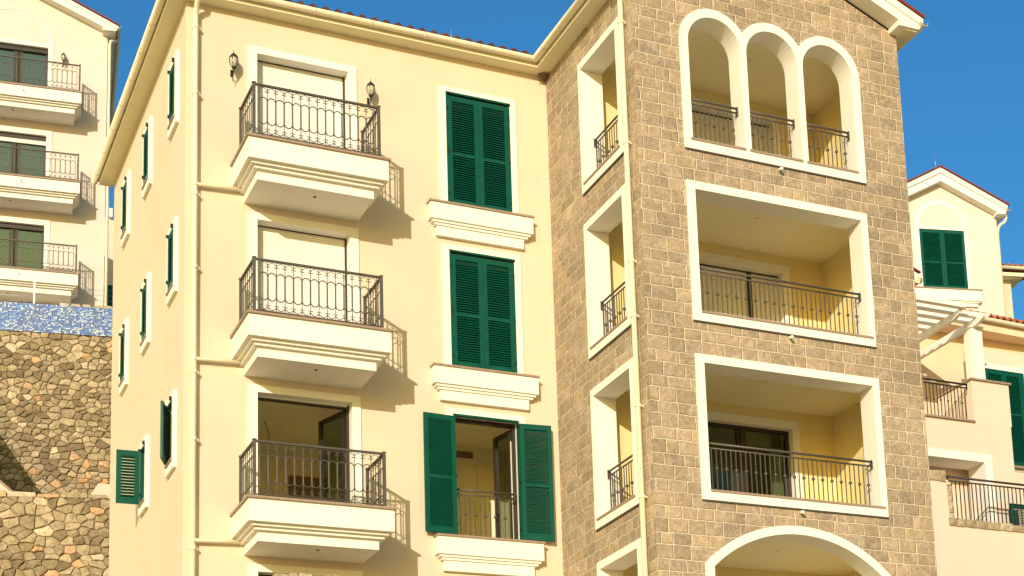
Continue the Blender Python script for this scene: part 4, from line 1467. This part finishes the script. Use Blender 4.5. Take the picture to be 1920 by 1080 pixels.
# lower opening: reveal and dim back
mb = MB().plate([(18.4, -5.8), (18.5, -5.8), (18.5, -3.07), (23.01, -3.07), (23.01, -5.8), (23.27, -5.8), (23.27, -2.84), (18.4, -2.84)], [], (0, 7.97, 0), (1, 0, 0), (0, 0, 1), (0, .75, 0))
part(mb, 'porch_surround', M_TRIM, V)
part(MB().box(18.0, 23.3, 9.0, 9.1, -6.0, -2.6).box(18.0, 23.3, 8.7, 9.1, -3.0, -2.9), 'porch_back', M_CREAM, V)
# eave with gutter and tiles (turned slightly)
ev = MB(); ev.M = Matrix.Translation((25.65, 11.0, 2.05)) @ Matrix.Rotation(R(2.5), 4, 'Z')
ev.box(-8, 8, -.62, .1, -.08, .02).box(-8, 8, -.62, -.58, .02, .24)
part(ev, 'eave', M_PEACH, V)
mb = MB(); mb.M = ev.M; gutter(mb, [(-8, -.74, .24), (8, -.74, .24)], .085, 2.0)
part(mb, 'gutter', M_GUT, V)
mb = MB(); mb.M = ev.M; pantiles(mb, (-8, -.74, .38), (8, -.74, .38), (0, 3, .9), .25, .055)
part(mb, 'tile_roof', M_TILE2, V)
# shutters of the right window
bkp = MB().box(24.52, 25.95, 9.66, 9.67, -2.50, .42)  # dark backing sheet in place of the unlit room behind the slats
w = part(MB().plate([(24.35, -2.62), (26.1, -2.62), (26.1, .58), (24.35, .58)], [rect(24.52, 25.95, -2.50, .42)], (0, 9.57, 0), (1, 0, 0), (0, 0, 1), (0, .2, 0)), 'shuttered_window', M_TRIM, V)
lm = leaf_mesh(.63, 2.84, .45)
inst('shutter', lm, w, (24.57, 9.60, .38)); inst('shutter', lm, w, (25.21, 9.60, .38))
part(MB().box(24.52, 24.568, 9.575, 9.62, -2.46, .42).box(25.842, 25.95, 9.575, 9.62, -2.46, .42).box(24.568, 25.842, 9.575, 9.62, .385, .42), 'frame', M_GREEN, V, w)
part(MB().box(24.40, 26.2, 9.42, 9.6, -2.55, -2.50), 'sill', M_GRAN, V, w)
part(bkp, 'pane', M_FRAME, V, w)
# small roof corner showing beside the tower
mb = MB().tube([(23.7, 12.0, 4.05), (24.30, 12.0, 4.05)], .10, 10).box(22.5, 24.12, 11.8, 15, 3.86, 4.0)
pr_ = part(mb, 'porch_eave', M_GUT, V)
part(MB().bar((23.3, 11.9, 4.62), (24.22, 11.9, 4.25), .12, .035), 'roof_edge', M_RED, V, pr_)
part(MB().box(20.5, 23.6, 12.1, 15, 1.0, 3.9), 'porch_wall', M_TRIM, V, pr_)

# pergola
PG = thing('pergola', 'white pergola of square column, paired beams and curved-end slats over the terrace', 'pergola', (22.9, 8.3, -1.95), 0, (-22.9, -8.3, 1.95))
part(MB().box(22.94, 23.31, 8.0, 8.36, -.66, .84).box(22.90, 23.35, 7.96, 8.40, .84, .90), 'column', M_TRIM, PG)
def beam_profile(y0, y1, z0, z1):
    """side outline of a beam along y with an ogee-cut nose at the y0 end"""
    pts = [(y1, z0), (y1, z1), (y0, z1), (y0 - .0, z1 - .05)]
    for i in range(1, 9):
        q = i / 8
        pts.append((y0 + .34 * q, z1 - .05 - (z1 - z0 - .05) * (q ** .5)))
    return pts
for x in (22.17, 22.98):
    part(MB().plate(beam_profile(7.45, 11.0, .86, 1.06), [], (x, 0, 0), (0, 1, 0), (0, 0, 1), (.10, 0, 0)), 'beam', M_TRIM, PG)
def slat_mesh(L):
    m = MB().plate([(0, 0), (L, 0)] + [(L + .30 * i / 8, .10 * (i / 8) ** 2.2) for i in range(1, 9)] + [(L + .32, .13), (0, .13)], [], (0, -.08, 0), (1, 0, 0), (0, 0, 1), (0, .16, 0))
    return m.mesh('slat', M_TRIM)
s_long, s_short = slat_mesh(3.22), slat_mesh(2.24)
for i in range(9):
    inst('slat', s_long if i in (1, 2) else s_short, PG, (19.9 - 22.9, 7.38 + .435 * i - 8.3, 1.062 + 1.95))
# terrace railings
ball_railing('terrace_railing', 'dark ball railing on the upper terrace beneath the pergola', (20.2, 8.05, -1.90), 0, 2.47, 1.05, None, first=.03, pitch=.118, ball_first=1, ball_z=.50, thick=.028, gap=.10, met=M_DARK, bw=.010)
# garden wall with rough stone coping and a plain railing
gw = thing('boundary_wall', 'cream boundary wall with notched rough stone coping beside the tower foot', 'garden wall', (22.0, 6.8, GZ), 0, (-22.0, -6.8, -GZ))
part(MB().plate([(18.0, GZ), (30, GZ), (30, -5.32), (20.86, -5.32), (20.86, -4.12), (18.0, -4.12)], [], (0, 6.8, 0), (1, 0, 0), (0, 0, 1), (0, .3, 0)), 'plaster_wall', M_CREAM, gw)
st = MB()
def chunk(x0, x1, z0, z1, tone):
    j = lambda: rnd.uniform(-.018, .018)
    y0 = 6.76
    st.add([(x0 + j(), y0, z0 + j()), (x1 + j(), y0, z0 + j()), (x1 + j(), y0, z1 + j()), (x0 + j(), y0, z1 + j()), (x0, 7.12, z0), (x1, 7.12, z0), (x1, 7.12, z1), (x0, 7.12, z1),
            ((x0 + x1) / 2, y0 - .035, (z0 + z1) / 2)],
           [(0, 1, 8), (1, 2, 8), (2, 3, 8), (3, 0, 8), (1, 5, 6, 2), (3, 2, 6, 7), (0, 3, 7, 4), (0, 4, 5, 1)], 0)
    st.attr += [tone] * 8
x = 20.0
while x < 20.75:
    w_ = rnd.uniform(.2, .34); chunk(x, min(x + w_ - .012, 20.92), -4.18, -3.90, .4 + .4 * rnd.random()); x += w_
z = -5.2
while z < -4.25:
    h_ = rnd.uniform(.18, .30); chunk(20.80, 20.93, z, min(z + h_ - .012, -4.19), .45 + .4 * rnd.random()); z += h_
x = 20.80
while x < 29:
    w_ = rnd.uniform(.22, .5); chunk(x, x + w_ - .012, -5.36, -5.16 + rnd.uniform(-.02, .02), .4 + .45 * rnd.random()); x += w_
part(st, 'coping_stone', M_RUB, gw)
ball_railing('boundary_railing', 'plain dark railing without balls on the notched boundary wall', (20.93, 6.93, -5.14), 0, 5.0, 1.16, None, first=.12, pitch=.132, thick=.030, gap=.11, balls=False, met=M_DARK, bw=.011)
# shutter fragment behind that railing at the frame's edge
ls = thing('garden_shutter', 'green shutter behind the plain railing at the right edge', 'shutter', (23.55, 7.75, -5.3), R(0))
inst('leaf', leaf_mesh(.7, 1.05, 0), ls, (0, 0, 1.05))

# ================================================================== ground, light, sky, camera
g = MB().box(-400, 400, -400, 500, GZ - .6, GZ)
solo(g, 'ground', M_GROUND, kind='structure')
terr = MB().box(-30, 2.5, 17.3, 21, GZ, -4.6)
solo(terr, 'upper_terrain', M_GROUND, kind='structure')

SUN_EL, SUN_AZ = R(16.6), R(33.4)         # the light travels towards +x +y
d = Vector((math.sin(SUN_AZ) * math.cos(SUN_EL), math.cos(SUN_AZ) * math.cos(SUN_EL), -math.sin(SUN_EL)))
sun = bpy.data.lights.new('sun', 'SUN')
sun.energy = 3.6
sun.angle = R(.5)
sun.color = (1.0, .90, .78)
so_ = bpy.data.objects.new('sun', sun)
so_.rotation_euler = d.to_track_quat('-Z', 'Y').to_euler()
so_.location = (-30, -60, 40)
COL.objects.link(so_)

W = bpy.data.worlds.new('World')
S.world = W
W.use_nodes = True
nt = W.node_tree
bg = nt.nodes['Background']
sky = nt.nodes.new('ShaderNodeTexSky')
sky.sky_type = 'NISHITA'
sky.sun_disc = False
sky.sun_elevation = SUN_EL
sky.sun_rotation = R(213.4)
sky.altitude = 0
sky.air_density = 1.4
sky.dust_density = 2.0
sky.ozone_density = 8.0
# blue tint away from the sun; sunward a warm tint added to warm shaded surfaces
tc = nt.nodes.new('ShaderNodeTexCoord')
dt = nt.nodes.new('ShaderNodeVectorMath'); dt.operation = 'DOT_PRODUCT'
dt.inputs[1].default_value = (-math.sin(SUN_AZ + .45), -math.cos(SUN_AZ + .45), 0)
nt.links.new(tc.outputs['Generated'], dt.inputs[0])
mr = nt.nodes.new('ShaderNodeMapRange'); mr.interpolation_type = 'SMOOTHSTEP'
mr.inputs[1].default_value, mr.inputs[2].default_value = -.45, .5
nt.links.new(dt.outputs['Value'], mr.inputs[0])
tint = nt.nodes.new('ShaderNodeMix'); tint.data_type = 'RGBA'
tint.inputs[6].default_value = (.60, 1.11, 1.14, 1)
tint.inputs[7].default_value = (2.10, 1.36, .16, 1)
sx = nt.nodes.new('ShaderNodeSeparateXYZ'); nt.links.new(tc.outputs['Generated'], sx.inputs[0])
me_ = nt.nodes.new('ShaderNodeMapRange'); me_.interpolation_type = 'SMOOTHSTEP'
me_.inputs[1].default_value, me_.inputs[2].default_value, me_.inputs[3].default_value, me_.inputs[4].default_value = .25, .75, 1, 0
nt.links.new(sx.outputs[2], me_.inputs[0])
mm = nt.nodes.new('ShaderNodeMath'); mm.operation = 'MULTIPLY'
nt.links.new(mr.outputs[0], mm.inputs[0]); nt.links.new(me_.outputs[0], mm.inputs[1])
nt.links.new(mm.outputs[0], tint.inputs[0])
# unseen fill glow added low in the western sky to brighten the left wall
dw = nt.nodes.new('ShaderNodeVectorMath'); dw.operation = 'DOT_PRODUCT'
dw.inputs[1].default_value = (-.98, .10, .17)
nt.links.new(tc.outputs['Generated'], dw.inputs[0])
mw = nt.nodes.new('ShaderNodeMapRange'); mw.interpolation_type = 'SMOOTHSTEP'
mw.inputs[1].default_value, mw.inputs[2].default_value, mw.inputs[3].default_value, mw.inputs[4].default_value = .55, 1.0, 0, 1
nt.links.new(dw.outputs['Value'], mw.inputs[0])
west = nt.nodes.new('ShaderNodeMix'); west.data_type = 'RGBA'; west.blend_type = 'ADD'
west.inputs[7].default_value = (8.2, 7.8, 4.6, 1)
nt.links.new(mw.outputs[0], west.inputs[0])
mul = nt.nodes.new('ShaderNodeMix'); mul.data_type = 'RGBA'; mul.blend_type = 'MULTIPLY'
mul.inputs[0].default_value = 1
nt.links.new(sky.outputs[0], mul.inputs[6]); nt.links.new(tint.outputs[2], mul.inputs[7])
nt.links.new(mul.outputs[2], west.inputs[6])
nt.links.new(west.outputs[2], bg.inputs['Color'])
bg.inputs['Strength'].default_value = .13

cam = bpy.data.cameras.new('camera')
co = bpy.data.objects.new('camera', cam)
COL.objects.link(co)
F, CX, CY, YA, PI_, RO = 3263.419, 1312.102, 1243.501, .48769693, .18856885, -.05007967
cyw, syw, cpp, spp = math.cos(YA), math.sin(YA), math.cos(PI_), math.sin(PI_)
fwd = Vector((syw * cpp, cyw * cpp, spp))
rt = Vector((cyw, -syw, 0))
upv = rt.cross(fwd)
r2 = rt * math.cos(RO) + upv * math.sin(RO)
u2 = upv * math.cos(RO) - rt * math.sin(RO)
m3 = Matrix((r2, u2, -fwd)).transposed()
co.matrix_world = Matrix.Translation((-5.62314, -28.78594, -17.02703)) @ m3.to_4x4()
cam.sensor_fit = 'HORIZONTAL'
cam.sensor_width = 36
cam.lens = F / 1920 * 36
cam.shift_x = (960 - CX) / 1920
cam.shift_y = (CY - 540) / 1920
cam.clip_end = 3000
S.camera = co

S.view_settings.view_transform = 'Standard'
S.view_settings.look = 'None'
S.view_settings.gamma = 1
S.view_settings.exposure = .15
S.cycles.max_bounces = 8
S.cycles.diffuse_bounces = 5
